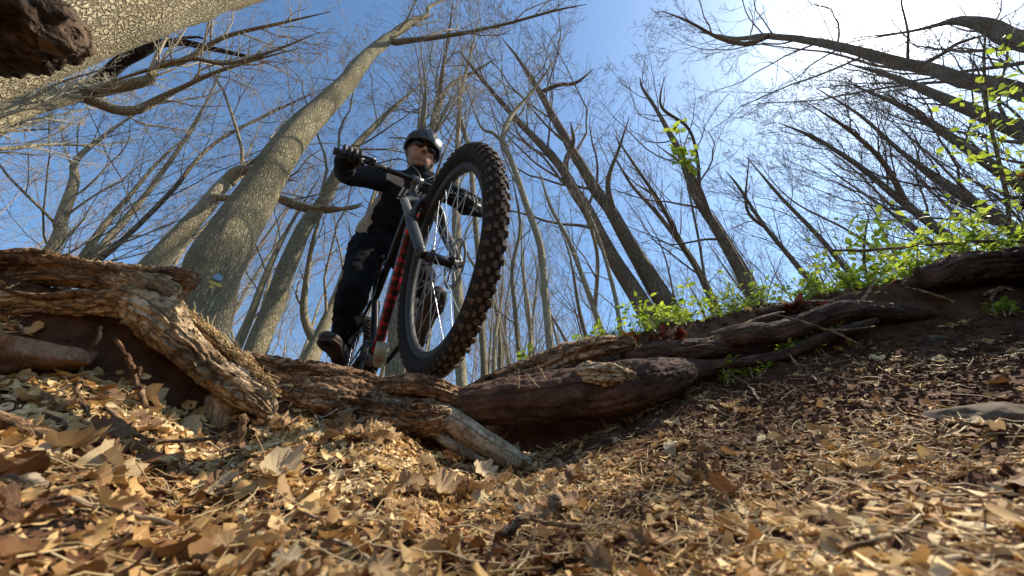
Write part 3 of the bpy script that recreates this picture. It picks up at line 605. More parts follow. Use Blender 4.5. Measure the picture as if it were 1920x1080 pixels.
one('exposed_root', 'flaking brown root ledge crossing the middle below the rider', [
    ([(400, 668, 14), (470, 680, 18), (540, 697, 22), (610, 708, 24), (680, 722, 22), (745, 738, 20), (800, 748, 18), (850, 752, 12)], [.75, .76, .77, .78, .80, .82, .83, .84], 'upper_ledge', dict(n=260, k=80, amp=.14, ridge=.28, fine=.05, seed=6.0)),
    ([(500, 735, 20), (560, 738, 27), (630, 748, 33), (700, 768, 33), (765, 783, 31), (820, 785, 27), (850, 778, 15)], [.74, .745, .75, .76, .77, .775, .78], 'lower_ledge', dict(n=260, k=88, amp=.15, ridge=.28, fine=.05, seed=7.0)),
    ([(690, 728, 10), (760, 722, 17), (820, 732, 20), (862, 752, 18), (890, 758, 10)], [.79, .80, .81, .82, .83], 'ledge_tip', dict(n=120, k=64, amp=.14, ridge=.28, fine=.05, seed=7.7))], M_root_brown)
one('pale_root', 'smooth pale grey root diving into the soil in the centre, sunlit on top', [
    ([(800, 772, 18), (838, 785, 21), (872, 806, 22), (905, 828, 22), (945, 852, 22), (985, 885, 24)], [.78, .775, .77, .765, .76, .76], 'thick_root', dict(n=140, k=64, amp=.06, ridge=.03, fine=.03, seed=8.0)),
    ([(796, 785, 9), (818, 812, 11), (850, 836, 9), (890, 858, 8), (930, 880, 7)], [.765, .76, .75, .745, .74], 'thin_root', dict(n=110, k=32, amp=.08, ridge=.04, fine=.03, seed=8.5))], M_root_pale)
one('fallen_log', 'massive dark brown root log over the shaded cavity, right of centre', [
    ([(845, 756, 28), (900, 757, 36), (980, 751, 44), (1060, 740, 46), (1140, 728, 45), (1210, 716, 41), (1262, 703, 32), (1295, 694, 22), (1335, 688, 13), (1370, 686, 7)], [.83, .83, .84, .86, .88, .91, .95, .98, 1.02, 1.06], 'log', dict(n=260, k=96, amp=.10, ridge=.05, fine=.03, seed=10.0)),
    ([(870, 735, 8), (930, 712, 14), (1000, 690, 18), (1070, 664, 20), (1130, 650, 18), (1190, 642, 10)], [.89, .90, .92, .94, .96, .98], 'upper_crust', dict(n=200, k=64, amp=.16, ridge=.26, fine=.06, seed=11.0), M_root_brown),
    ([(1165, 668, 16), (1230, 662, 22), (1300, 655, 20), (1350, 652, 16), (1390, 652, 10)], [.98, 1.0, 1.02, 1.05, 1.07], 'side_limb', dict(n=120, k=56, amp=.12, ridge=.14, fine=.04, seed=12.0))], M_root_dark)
one('bark_scab', 'pale sunlit flaky patch standing proud on the dark log', [
    ([(1078, 700, 8), (1110, 699, 17), (1145, 700, 18), (1192, 706, 7)], [.838, .834, .838, .855], 'scab', dict(n=90, k=72, amp=.3, ridge=.2, fine=.14, seed=13.0))], M_root_lit, 'bark')
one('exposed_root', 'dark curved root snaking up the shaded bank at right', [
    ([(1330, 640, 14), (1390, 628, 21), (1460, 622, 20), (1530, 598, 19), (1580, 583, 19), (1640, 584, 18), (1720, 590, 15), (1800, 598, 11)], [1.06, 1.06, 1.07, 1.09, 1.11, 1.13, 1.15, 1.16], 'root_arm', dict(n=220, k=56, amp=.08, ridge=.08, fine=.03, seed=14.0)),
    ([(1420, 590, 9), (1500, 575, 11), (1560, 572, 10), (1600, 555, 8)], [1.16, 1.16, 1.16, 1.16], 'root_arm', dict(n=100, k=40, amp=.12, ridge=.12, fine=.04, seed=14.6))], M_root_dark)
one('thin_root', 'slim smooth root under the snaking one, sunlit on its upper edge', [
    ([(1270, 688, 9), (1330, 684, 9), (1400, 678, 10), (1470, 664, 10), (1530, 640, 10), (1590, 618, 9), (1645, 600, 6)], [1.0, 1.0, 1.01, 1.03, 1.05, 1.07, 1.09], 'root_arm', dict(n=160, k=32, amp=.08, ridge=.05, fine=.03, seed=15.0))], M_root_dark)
one('bark_slab', 'rotting dark log piece at the top right corner of the bank', [
    ([(1730, 525, 18), (1800, 505, 26), (1880, 500, 28), (1980, 490, 30)], [1.16, 1.15, 1.15, 1.15], 'slab', dict(n=120, k=56, amp=.16, ridge=.2, fine=.06, seed=16.0))], M_root_dark)
for lab, px_, dd_ in (('thin dark rootlet lying over the side limb towards the snaking root', [(1215, 668, 4), (1290, 650, 6), (1360, 628, 6), (1420, 600, 5), (1470, 585, 3)], [1.0, 1.03, 1.05, 1.08, 1.1]),
                      ('thin rootlet dropping from the slim smooth root into the bank', [(1440, 676, 5), (1490, 690, 5), (1560, 700, 5), (1650, 690, 3)], [1.02, 1.03, 1.06, 1.1]),
                      ('thin brown rootlet arching from the bark slab at the left edge', [(20, 548, 5), (80, 556, 6), (150, 548, 6), (215, 556, 4)], [.60, .60, .605, .61])):
    one('thin_root', lab, [(px_, dd_, 'root_arm', dict(n=90, k=24, amp=.1, ridge=.08, fine=.05, seed=20.0 + len(lab)))], M_root_brown)
# fibrous splinters on the rotten strip
fb = MB(); n = 420
t = rng.random(n); A = np.stack([P(lerp(322, 520, a), lerp(572, 738, a) + rng.normal(0, 9) - 6, .665 + rng.random() * .015) for a in t])
dirn = P(500, 740, .69) - P(330, 590, .67); dirn /= np.linalg.norm(dirn)
dv = dirn[None] + rng.normal(0, .35, (n, 3)); dv /= np.linalg.norm(dv, axis=1, keepdims=True)
ln = rng.uniform(.006, .03, (n, 1)); PT = np.stack([A - dv * ln / 2, A + rng.normal(0, .001, (n, 3)), A + dv * ln / 2], 1)
v, q, _ = tubes(PT, np.full((n, 3), .0009) * rng.uniform(.5, 1.6, (n, 1)), 4); fb.add(v, q, np.repeat(rng.random((n, 1)) * np.ones((1, 3)), 12, 0))
tag(fb.build('wood_splinters', M_straw), 'loose pale splinters on the rotted root', None, None, 'stuff')

# ------------------------------------------------------------------ stones
def hit(px, py):
    """ground point seen at a photo pixel"""
    d = ray(px, py); t = np.linspace(.15, 3, 600); q = d[None] * t[:, None]; g = ground(q[:, 0], q[:, 1]); b = np.where(q[:, 2] < g)[0]
    return q[b[0]] if len(b) else q[-1]
def stone(label, c, s, rot, m, seed, name='stone', cut=None):
    """broken stone: an ellipsoid cut by flat faces, roughened"""
    mb = MB(); ell(mb, (0, 0, 0), (1, 1, 1), None, 64, 44); V = mb.v[0]; rs = np.random.default_rng(int(seed * 10))
    for i in range(15):
        n_ = rs.normal(size=3); n_ /= np.linalg.norm(n_); d_ = rs.uniform(.55, .82); k_ = V @ n_; V *= np.where(k_ > d_, d_ / np.maximum(k_, 1e-6), 1)[:, None]
    for n_, d_ in ((np.array([0, 0, 1.0]), cut or .6), (np.array([0, 0, -1.0]), .7)): k_ = V @ n_; V *= np.where(k_ > d_, d_ / np.maximum(k_, 1e-6), 1)[:, None]
    V *= (1 + .05 * fbm(V[:, 0] * 2.5 + seed, V[:, 1] * 2.5, V[:, 2] * 2.5, 4) + .012 * fbm(V[:, 0] * 14, V[:, 1] * 14, V[:, 2] * 14, 2))[:, None]; V *= np.array(s) * 1.25
    o = mb.build(name, m); o.location = tuple(c); o.rotation_euler = rot; tag(o, label, 'stone'); return o
stone('flat reddish brown stone at the left edge under the sunlit root', P(58, 670, .535), (.066, .05, .034), (.30, .10, .5), M_stone, 1.0, cut=.6)
stone('flat grey brown rock half sunk in litter at far right', hit(1850, 795) + np.array([0, 0, .002]), (.062, .05, .030), (.1, -.15, .5), M_stone_grey, 4.0)
stone('small rounded stone on the floor of the hollow below the pale root', hit(1050, 880) + np.array([0, 0, .004]), (.022, .018, .012), (0, 0, 0), M_stone, 7.0)
stone('small reddish pebble right of the cavity', hit(1245, 875), (.017, .014, .009), (0, 0, 1), M_stone, 8.0)
stone('small stone in shade on the right bank', hit(1560, 590) if False else hit(1745, 640), (.03, .02, .02), (0, 0, 1), M_stone_grey, 9.0)

# ------------------------------------------------------------------ leaf litter
def lobed(seg=26, lobes=5, depth=.35, asp=1.3, curl=.35, seed=0):
    r = np.random.default_rng(seed); th = np.arange(seg) / seg * 2 * pi
    R = 1 - depth * (.5 + .5 * np.cos(th * lobes)) * (.6 + .4 * np.cos(th)) + r.normal(0, .06, seg)
    out = np.stack([R * np.cos(th) * asp, R * np.sin(th)], -1); inn = out * .5
    xy = np.concatenate([[[0, 0]], inn, out])
    z = curl * (xy[:, 1] ** 2) * r.uniform(.4, 1.4) + curl * .7 * xy[:, 0] ** 2 * r.choice([-1, 1]) + r.normal(0, .07, len(xy)); z[1 + seg:] += r.normal(0, .13, seg) + .12 * np.sin(th * 3 + r.random() * 6)
    f = []
    for i in range(seg):
        j = (i + 1) % seg; f += [[0, 1 + i, 1 + j], [1 + i, 1 + seg + i, 1 + seg + j], [1 + i, 1 + seg + j, 1 + j]]
    V = np.concatenate([xy, z[:, None]], 1) / 1.6
    return V, np.array(f)
def simple(kind, r):
    if kind == 0:   # crumpled oval fragment
        th = np.arange(7) / 7 * 2 * pi; R = r.uniform(.6, 1.1, 7); xy = np.stack([R * np.cos(th), R * np.sin(th) * .6], -1)
        V = np.concatenate([[[0, 0, r.uniform(-.2, .4)]], np.concatenate([xy, r.normal(0, .22, (7, 1))], 1)]) / 2; f = np.array([[0, 1 + i, 1 + (i + 1) % 7] for i in range(7)])
    else:           # narrow curled strip
        n = 4; x = np.linspace(-.5, .5, n); w = r.uniform(.08, .2); y = r.normal(0, .06, n); z = .3 * x ** 2 * r.choice([-1, 1]) * 2 + r.normal(0, .05, n)
        V = np.concatenate([np.stack([x, y - w * (1 - abs(x)), z], -1), np.stack([x, y + w * (1 - abs(x)), z + r.normal(0, .08, n)], -1)])
        f = np.array([[i, i + 1, n + i + 1] for i in range(n - 1)] + [[i, n + i + 1, n + i] for i in range(n - 1)])
    return V, f
def basis(nrm, yaw, tilt):
    """N frames: z near nrm tilted at random, spun by yaw"""
    n = len(nrm); z = nrm + rng.normal(0, 1, (n, 3)) * tilt[:, None]; z /= np.linalg.norm(z, axis=1, keepdims=True)
    ref = np.stack([np.cos(yaw), np.sin(yaw), np.zeros(n)], -1); x = ref - (ref * z).sum(1, keepdims=True) * z; x /= np.linalg.norm(x, axis=1, keepdims=True)
    return np.stack([x, np.cross(z, x), z], -1)      # columns
def place(mb, bases, pos, nrm, size, tilt, lift=.0, cbias=0.0, stretch=None):
    n = len(pos); which = rng.integers(0, len(bases), n); yaw = rng.uniform(0, 2 * pi, n); Bm = basis(nrm, yaw, tilt)
    for b, (V, f) in enumerate(bases):
        s = which == b; k = s.sum()
        if not k: continue
        W_ = V[None] * size[s][:, None, None]
        if stretch is not None: W_ = W_ * np.array([stretch, 1, 1])
        W_ = np.einsum('nij,nmj->nmi', Bm[s], W_) + pos[s][:, None] + nrm[s][:, None] * (lift * rng.random(k))[:, None, None]
        ff = (f[None] + (np.arange(k) * len(V))[:, None, None]).reshape(-1, 3)
        c = np.clip(rng.random(k) * .8 + .1 + cbias + .38 * fbm(pos[s][:, 0] * 5, pos[s][:, 1] * 5, 9.0, 2), 0, 1); mb.add(W_.reshape(-1, 3), ff, np.repeat(c, len(V))[:, None] * np.ones((1, 3)))
def scatter(n, a0, a1, r0, r1, dens=None, patchy=True):
    a = rng.uniform(a0, a1, n * 3); r = np.sqrt(rng.uniform(r0 ** 2, r1 ** 2, n * 3))
    if dens is not None:
        keep = rng.random(n * 3) < dens(a, r); a, r = a[keep], r[keep]
    if patchy:
        x, y = r * np.sin(a), r * np.cos(a); keep = rng.random(len(a)) < .30 + .70 * sstep(-.45, .25, fbm(x * 8, y * 8, 5.0, 3)); a, r = a[keep], r[keep]
    a, r = a[:n], r[:n]; x, y = r * np.sin(a), r * np.cos(a); return np.stack([x, y, ground(x, y)], -1), gnormal(x, y), a, r
rq = np.random.default_rng(11)
frag = [simple(0, rq) for _ in range(8)]; strip = [simple(1, rq) for _ in range(8)]; big = [lobed(13, l, d, s_, c, i) for i, (l, d, s_, c) in enumerate([(5, .35, 1.2, .4), (3, .3, 1.4, .5), (7, .25, 1.5, .35), (5, .4, 1.1, .6), (2, .15, 1.8, .5), (6, .3, 1.3, .7)])]
def infloor(a, r): return (r < rimR(a) - .03).astype(float)
# whole leaves, thick on the left mound, thinning to the right
mb = MB()
pos, nr_, a, r = scatter(2600, -1.35, .25, .17, 1.0, lambda a, r: (r < rimR(a) - .02) * (1 - .75 * sstep(-.35, .25, a)))
place(mb, big, pos, nr_, rng.uniform(.007, .021, len(pos)) * (.6 + .4 * np.clip(-a, 0, 1)), np.full(len(pos), .30), .008)
pos, nr_, a, r = scatter(700, .0, 1.35, .25, 1.5, lambda a, r: infloor(a, r) * (1 - .75 * sstep(.6, .85, r)))
place(mb, big, pos, nr_, rng.uniform(.007, .020, len(pos)), np.full(len(pos), .18), .003)
tag(mb.build('leaf_litter', M_leaf), 'curled dead leaves lying thick on the floor and left slope', None, None, 'stuff')
mb = MB()
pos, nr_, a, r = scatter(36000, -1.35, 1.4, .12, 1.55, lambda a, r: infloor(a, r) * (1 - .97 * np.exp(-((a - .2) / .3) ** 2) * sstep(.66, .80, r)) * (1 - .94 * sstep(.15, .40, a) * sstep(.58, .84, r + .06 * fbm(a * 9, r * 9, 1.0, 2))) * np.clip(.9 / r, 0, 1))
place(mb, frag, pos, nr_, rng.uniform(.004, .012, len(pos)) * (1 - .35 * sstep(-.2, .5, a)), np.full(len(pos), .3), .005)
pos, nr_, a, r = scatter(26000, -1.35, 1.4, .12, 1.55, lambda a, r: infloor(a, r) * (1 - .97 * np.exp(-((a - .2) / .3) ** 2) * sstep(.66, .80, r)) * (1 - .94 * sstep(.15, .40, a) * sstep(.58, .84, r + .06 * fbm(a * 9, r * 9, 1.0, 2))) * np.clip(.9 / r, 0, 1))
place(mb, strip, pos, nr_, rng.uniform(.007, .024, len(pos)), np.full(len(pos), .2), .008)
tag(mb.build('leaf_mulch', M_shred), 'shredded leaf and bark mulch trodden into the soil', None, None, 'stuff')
# dry stems and straw
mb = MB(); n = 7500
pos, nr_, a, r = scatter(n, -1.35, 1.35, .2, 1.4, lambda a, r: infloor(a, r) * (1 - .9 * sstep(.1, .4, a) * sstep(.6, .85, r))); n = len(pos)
yaw = rng.uniform(0, 2 * pi, n); Bm = basis(nr_, yaw, np.full(n, .22)); ln = rng.uniform(.012, .06, n) * np.where(rng.random(n) < .1, 1.8, 1)
tt = np.linspace(-.5, .5, 5); cv = rng.normal(0, .12, n)
loc = np.stack([tt[None] * np.ones((n, 1)), cv[:, None] * (4 * tt ** 2)[None], rng.normal(0, .04, (n, 5))], -1) * ln[:, None, None]
PT = np.einsum('nij,nmj->nmi', Bm, loc) + pos[:, None] + nr_[:, None] * .006
v, q, _ = tubes(PT, np.full((n, 5), .00055) * rng.uniform(.5, 1.6, (n, 1)) * (.6 + .5 * r[:, None]), 4); mb.add(v, q, np.repeat(rng.random(n), 20)[:, None] * np.ones((1, 3)))
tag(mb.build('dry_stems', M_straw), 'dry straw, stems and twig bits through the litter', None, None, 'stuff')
# soil crumbs, mostly on the shaded right bank
mb = MB(); oc = (np.array([[1, 0, 0], [-1, 0, 0], [0, 1, 0], [0, -1, 0], [0, 0, 1], [0, 0, -1]]) * np.array([.6, .5, .4]), np.array([[0, 2, 4], [2, 1, 4], [1, 3, 4], [3, 0, 4], [2, 0, 5], [1, 2, 5], [3, 1, 5], [0, 3, 5]]))
ocs = [(oc[0] * (1 + .4 * rq.normal(size=(6, 1))), oc[1]) for _ in range(5)]
pos, nr_, a, r = scatter(24000, -.3, 1.4, .5, 2.0, lambda a, r: .3 + .7 * sstep(.2, .6, a) * sstep(.6, 1.0, r))
place(mb, ocs, pos, nr_, rng.uniform(.003, .013, len(pos)), np.full(len(pos), .5), .003)
pos, nr_, a, r = scatter(4000, -1.3, -.2, .4, 1.1)
place(mb, ocs, pos, nr_, rng.uniform(.003, .010, len(pos)), np.full(len(pos), .5), .003)
tag(mb.build('soil_crumbs', M_soil, smooth=False), 'loose crumbs of soil', None, None, 'stuff')
# leaves along the rim and on the right bank
mb = MB(); pos, nr_, a, r = scatter(3000, -1.3, 1.4, .6, 2.6, lambda a, r: ((r > rimR(a) - .12 * sstep(.5, .9, a) + .03) & (r < rimR(a) + .5)).astype(float))
place(mb, big, pos, nr_, rng.uniform(.008, .024, len(pos)), np.full(len(pos), .4), .006)
tag(mb.build('rim_litter', M_leaf), 'dead leaves caught along the rim of the hollow', None, None, 'stuff')
# single leaves near enough to pick out: children of the ground
meshes = []
for i in range(10):
    V, f = lobed(34, [5, 5, 3, 7, 5, 2, 6, 5, 3, 7][i], [.42, .35, .3, .3, .5, .12, .35, .4, .25, .35][i], [1.2, 1.0, 1.5, 1.3, 1.1, 1.9, 1.3, 1.2, 1.4, 1.2][i], rq.uniform(.35, .8), 40 + i)
    mm_ = MB(); mm_.add(V, f); me = mm_.mesh('leaf'); me.materials.append(M_leaf_obj); meshes.append(me)
pos, nr_, a, r = scatter(190, -1.3, .95, .24, .95, lambda a, r: (r < rimR(a) - .04) * (1 - .7 * sstep(-.5, .6, a)))
Bm = basis(nr_, rng.uniform(0, 6.28, len(pos)), np.full(len(pos), .28))
for i in range(len(pos)):
    o = bpy.data.objects.new('leaf', meshes[rng.integers(0, 10)]); C.objects.link(o); o.parent = g_ob
    s = rng.uniform(.018, .042) * (.6 if r[i] < .4 else 1) * (.65 if a[i] > 0 else 1); M4 = np.eye(4); M4[:3, :3] = Bm[i] * s; M4[:3, 3] = pos[i] + nr_[i] * rng.uniform(.004, .016); o.matrix_world = Matrix(M4.tolist())

# ------------------------------------------------------------------ sticks and loose pieces, one by one
def gd(px, py, up=.0):
    q = hit(px, py); return float(q @ FW) - up
def stick(label, pix, dd, m=M_twig, name='stick', k=9, forks=(), cat='stick'):
    # anything that would run into the soil is laid on it instead
    dd = [min(d_, gd(c[0], min(c[1], 1078)) * .965 - .007) if c[1] > 700 else d_ for c, d_ in zip(pix, dd)]
    mb = MB(); pp, ra = limb(pix, dd); sp, sr = spline(pp, ra, 40)
    sr = sr * (1 + .18 * vnoise(np.arange(40) * .7, pix[0][0], 0)); sp = sp + sr[:, None] * .5 * np.stack([vnoise(np.arange(40) * .35, pix[0][1], j) for j in range(3)], -1)
    add_tube(mb, sp, sr, k, 40)
    for fp, fd in forks: pq, rq_ = limb(fp, fd); add_tube(mb, pq, rq_, 7)
    o = mb.build(name, m); tag(o, label, cat); return o
stick('broken branched stick standing against the left root, its top bent over', [(214, 632, 7), (226, 650, 8), (238, 672, 9), (252, 700, 9), (262, 728, 10), (275, 765, 9)], [.55, .55, .55, .55, .55, .55], M_root_brown, forks=[([(252, 700, 8), (262, 690, 7), (262, 706, 5)], [.55, .55, .545])])
stick('yellowish upright twig left of the broken branched stick', [(190, 612, 6), (180, 640, 7), (158, 670, 7), (150, 700, 7), (148, 740, 7), (168, 780, 6)], [.56, .555, .55, .545, .54, .53], M_root_brown, 'twig')
stick('hooked pale twig curling over the flat reddish stone', [(10, 640, 3), (38, 632, 4), (40, 612, 5), (18, 608, 5), (14, 590, 6), (40, 584, 7), (80, 580, 7)], [.54] * 7, M_root_brown, 'twig')
stick('thick purple brown stick lying across the litter at far left', [(-40, 770, 26), (40, 800, 24), (110, 830, 22), (170, 850, 20), (215, 872, 17)], [.36, .37, .39, .41, .42], M_root_brown)
stick('second thick stick beside it, further back in the litter at left', [(60, 778, 18), (120, 800, 17), (190, 830, 15), (240, 845, 12)], [.42, .43, .44, .45], M_root_brown)
stick('arched brown twig in front of the pale stub root', [(195, 762, 8), (230, 790, 8), (262, 818, 8), (300, 826, 7), (350, 826, 7), (408, 820, 8)], [.47, .475, .48, .49, .5, .51], M_root_brown, 'twig')
stick('pale peeled stick at the far left edge, out of focus', [(-30, 878, 24), (20, 892, 24), (74, 915, 22)], [.28, .28, .285], M_root_pale)
stick('long pale stalk crossing the lower left litter', [(130, 935, 9), (200, 955, 9), (282, 972, 8), (330, 985, 5)], [.26, .265, .27, .27], M_straw if False else M_root_pale, 'stalk')
stick('short upright pale wood chip standing on the floor near the middle', [(1032, 958, 17), (1040, 944, 19), (1047, 930, 16)], [.36, .362, .365], M_root_pale, 'wood_chip', cat='wood chip')
stick('pale jointed stick lying below the wood chip', [(942, 1002, 15), (965, 985, 16), (985, 975, 17), (993, 965, 12)], [.31, .315, .32, .325], M_root_lit)
stick('long thin brown stem curving across the floor in the middle', [(960, 960, 7), (1000, 975, 8), (1060, 985, 9), (1130, 990, 9), (1230, 984, 8), (1310, 968, 7), (1366, 956, 5)], [.33, .33, .335, .34, .35, .36, .365], M_root_brown, 'stem')
stick('smooth brown stalk along the bottom right edge', [(1540, 1082, 12), (1640, 1062, 13), (1760, 1050, 14), (1880, 1046, 14), (1990, 1050, 14)], [.24, .25, .26, .27, .28], M_root_lit, 'stalk')
stick('straight dry stalk slanting on the right hand floor', [(1580, 1034, 8), (1650, 1008, 10), (1710, 985, 10), (1768, 970, 6)], [.30, .32, .33, .34], M_root_lit, 'stalk')
stick('pale straw at the bottom left, running under the leaves', [(560, 960, 6), (620, 975, 7), (680, 970, 7), (716, 962, 5)], [.32, .325, .33, .33], M_root_lit, 'stalk')
stick('pale pair of grass stalks in the bottom left corner of the floor', [(600, 1000, 8), (660, 1030, 9), (720, 1066, 10), (760, 1095, 10)], [.26, .25, .24, .23], M_root_lit, 'stalk')
stick('white thin twig hanging in front of the shaded cavity at right', [(1362, 694, 4), (1380, 708, 5), (1402, 722, 5), (1414, 738, 5), (1424, 752, 3)], [.97, .96, .95, .945, .94], M_root_pale, 'twig')
stick('thin pale twig slanting down under the snaking root', [(1480, 664, 3), (1494, 684, 5), (1512, 698, 5), (1534, 714, 4)], [1.0, .99, .985, .98], M_root_pale, 'twig')
stick('long pale twig crossing both roots on the right bank', [(1450, 590, 3), (1500, 602, 4), (1550, 618, 5), (1590, 635, 4), (1624, 655, 3)], [1.04, 1.03, 1.025, 1.02, 1.01], M_root_lit, 'twig', forks=[([(1550, 618, 4), (1590, 618, 4), (1640, 612, 3)], [1.025, 1.03, 1.03])])
stick('dry grey stick leaning on the bank near the right edge', [(1842, 640, 11), (1852, 615, 11), (1864, 592, 11), (1880, 566, 8)], [1.06, 1.07, 1.08, 1.09], M_root_lit)
stick('white twisted twig above the dry grey stick', [(1845, 552, 7), (1868, 545, 8), (1884, 540, 6), (1905, 548, 5)], [1.12, 1.12, 1.12, 1.12], M_root_pale, 'twig', forks=[([(1868, 545, 5), (1858, 562, 6), (1862, 580, 4)], [1.12, 1.115, 1.11])])
stick('bent brown branch lying along the rim above the snaking root', [(1700, 538, 4), (1760, 556, 6), (1820, 580, 7), (1850, 592, 4)], [1.16, 1.15, 1.14, 1.13], M_root_lit, 'branch')
stick('forked pale twig rising on the rim, right of the shoots', [(1600, 578, 3), (1620, 560, 4), (1635, 535, 4), (1645, 520, 3)], [1.14, 1.14, 1.15, 1.15], M_root_lit, 'twig')
stick('long dry stem lying level along the top of the green bank', [(1560, 470, 4), (1640, 468, 6), (1700, 462, 6), (1800, 455, 6), (1930, 452, 6)], [1.3, 1.28, 1.26, 1.24, 1.2], M_root_lit, 'stem')
stick('brown twig stuck upright in the leaf pile below the ledge', [(640, 790, 5), (650, 810, 5), (660, 830, 6), (655, 850, 5)], [.62, .615, .61, .605], M_root_lit, 'twig')
stick('yellow fibrous stalk hanging down the leaf pile, right of the stub root', [(532, 785, 4), (530, 815, 6), (524, 845, 7), (520, 875, 5)], [.60, .59, .58, .575], M_rot, 'stalk')
stick('upright grey root end beside the stub root', [(455, 775, 12), (455, 800, 12), (452, 830, 12), (456, 860, 10)], [.61, .605, .6, .59], M_root_brown, 'root_end')
stick('straight brown stick half buried under the ledge tip', [(690, 812, 8), (720, 830, 8), (750, 850, 7)], [.62, .61, .60], M_root_brown)
for i, (a_, b_, l_) in enumerate([((972, 692), (972, 728), 'left of the three grass blades hanging over the dark log'), ((985, 700), (1012, 728), 'middle of the three grass blades hanging over the dark log'), ((1008, 685), (1024, 712), 'right of the three grass blades hanging over the dark log')]):
    stick(l_, [(a_[0], a_[1], 3), ((a_[0] + b_[0]) / 2, (a_[1] + b_[1]) / 2, 4), (b_[0], b_[1], 2)], [.78, .775, .77], M_straw if False else M_root_lit, 'grass_blade', cat='grass')
# small roots dangling in the dark
mb = MB()
for i in range(150):
    px = rng.uniform(430, 640) if i < 100 else rng.uniform(960, 1330); 
    if i < 100: py = rng.uniform(770, 850); d = .64 + .1 * rng.random()
    else: py = rng.uniform(740, 800); d = .93
    a_ = P(px, py, d); pts = [a_]
    dv = rng.normal(size=3) * [1, .5, .7] + [0, 0, -.6]
    for k_ in range(4): dv = dv + rng.normal(size=3) * .6; pts.append(pts[-1] + dv / np.linalg.norm(dv) * rng.uniform(.006, .013))
    add_tube(mb, pts, list(np.linspace(.0018, .0006, 5) * rng.uniform(.5, 1.4)), 5, 9, False)
tag(mb.build('fine_roots', M_twig), 'fine tangled roots dangling from the bank', None, None, 'stuff')

# ------------------------------------------------------------------ green plants
def leafblade():
    V = np.array([[0, 0, 0], [.3, .22, .05], [.3, -.22, .05], [.65, .24, .04], [.65, -.24, .04], [1, 0, -.08], [.35, 0, 0], [.68, 0, -.02]]); f = np.array([[0, 6, 1], [0, 2, 6], [1, 6, 7], [1, 7, 3], [2, 7, 6], [2, 4, 7], [3, 7, 5], [7, 4, 5]])
    return V, f
LB = leafblade()
def leaves_at(mb, pos, out, size, cb=0.0):
    n = len(pos); x = out + rng.normal(0, .35, (n, 3)); x /= np.linalg.norm(x, axis=1, keepdims=True)
    zz = np.array([0, 0, 1.0]) + rng.normal(0, .4, (n, 3)); y = np.cross(zz, x); y /= np.linalg.norm(y, axis=1, keepdims=True); z = np.cross(x, y); Bm = np.stack([x, y, z], -1)
    W_ = np.einsum('nij,mj->nmi', Bm, LB[0]) * size[:, None, None] + pos[:, None]
    ff = (LB[1][None] + (np.arange(n) * 8)[:, None, None]).reshape(-1, 3); mb.add(W_.reshape(-1, 3), ff, np.repeat(np.clip(rng.random(n) + cb, 0, 1), 8)[:, None] * np.ones((1, 3)))
def shoot(base, h, nst, label, group=None, lsize=(.016, .030), spread=.5, name='leafy_shoot', lpn=16, cat='plant'):
    root = empty(name, tuple(base)); tag(root, label, cat, group); st = MB(); fo = MB()
    for s in range(nst):
        d = np.array([rng.normal(0, spread), rng.normal(0, spread), 1.0]); d /= np.linalg.norm(d); hh = h * rng.uniform(.6, 1.15); pts = [np.array([rng.normal(0, .012), rng.normal(0, .012), -.02])]
        for k_ in range(4): d = d + rng.normal(0, .16, 3); d /= np.linalg.norm(d); pts.append(pts[-1] + d * hh / 4)
        add_tube(st, pts, list(np.linspace(.0016, .0007, 5)), 5, 9, False)
        sp, _ = spline(pts, np.ones(5), 30); i_ = rng.integers(7, 30, lpn); ou = rng.normal(size=(lpn, 3)); ou[:, 2] = np.abs(ou[:, 2]) * .4
        ou /= np.linalg.norm(ou, axis=1, keepdims=True); pp = sp[i_] + ou * .006
        leaves_at(fo, pp, ou, rng.uniform(lsize[0], lsize[1], lpn))
    st.build('stem', M_twig_pale, root); o = fo.build('foliage', M_green, root); return root
def rimpt(px, d, py=None):
    """ground point at azimuth of pixel column on the rim, at depth d"""
    q = P(px, np.interp(px, [c[0] for c in RIM], [c[1] for c in RIM]), d); return np.array([q[0], q[1], float(ground(q[0], q[1]))])
GS = 'bright green shoots along the rim'
for px, d, h, ns, lab in [(1240, 1.14, .15, 6, 'tallest clump of bright green shoots, in front of the feet of the dark pair'), (1275, 1.18, .12, 5, 'green shoots just right of the tallest clump'), (1330, 1.22, .12, 5, None), (1380, 1.26, .12, 5, None), (1440, 1.28, .15, 6, 'green shoots at the foot of the trunk with leaf tufts'), (1490, 1.30, .13, 5, None), (1200, 1.15, .09, 4, None),
                          (1540, 1.30, .12, 4, 'small green shoot where the thin forked tree meets the bank'), (1310, 1.12, .06, 4, None), (1410, 1.18, .07, 4, None), (1160, 1.1, .09, 3, None), (985, 1.06, .08, 4, 'first small green sprig right of the front tyre'), (1350, 1.14, .06, 4, None), (1470, 1.20, .07, 4, None), (1120, 1.12, .07, 4, None), (1180, 1.16, .09, 4, None), (1260, 1.18, .10, 5, None), (1300, 1.24, .12, 5, None), (1355, 1.26, .11, 5, None), (1410, 1.30, .12, 5, None), (1510, 1.30, .11, 5, None), (1460, 1.33, .12, 5, None)]:
    shoot(rimpt(px, d), h * 1.45, ns, lab or 'low sprig of yellow green leaves on the rim between the taller shoots', GS, (.015, .028))
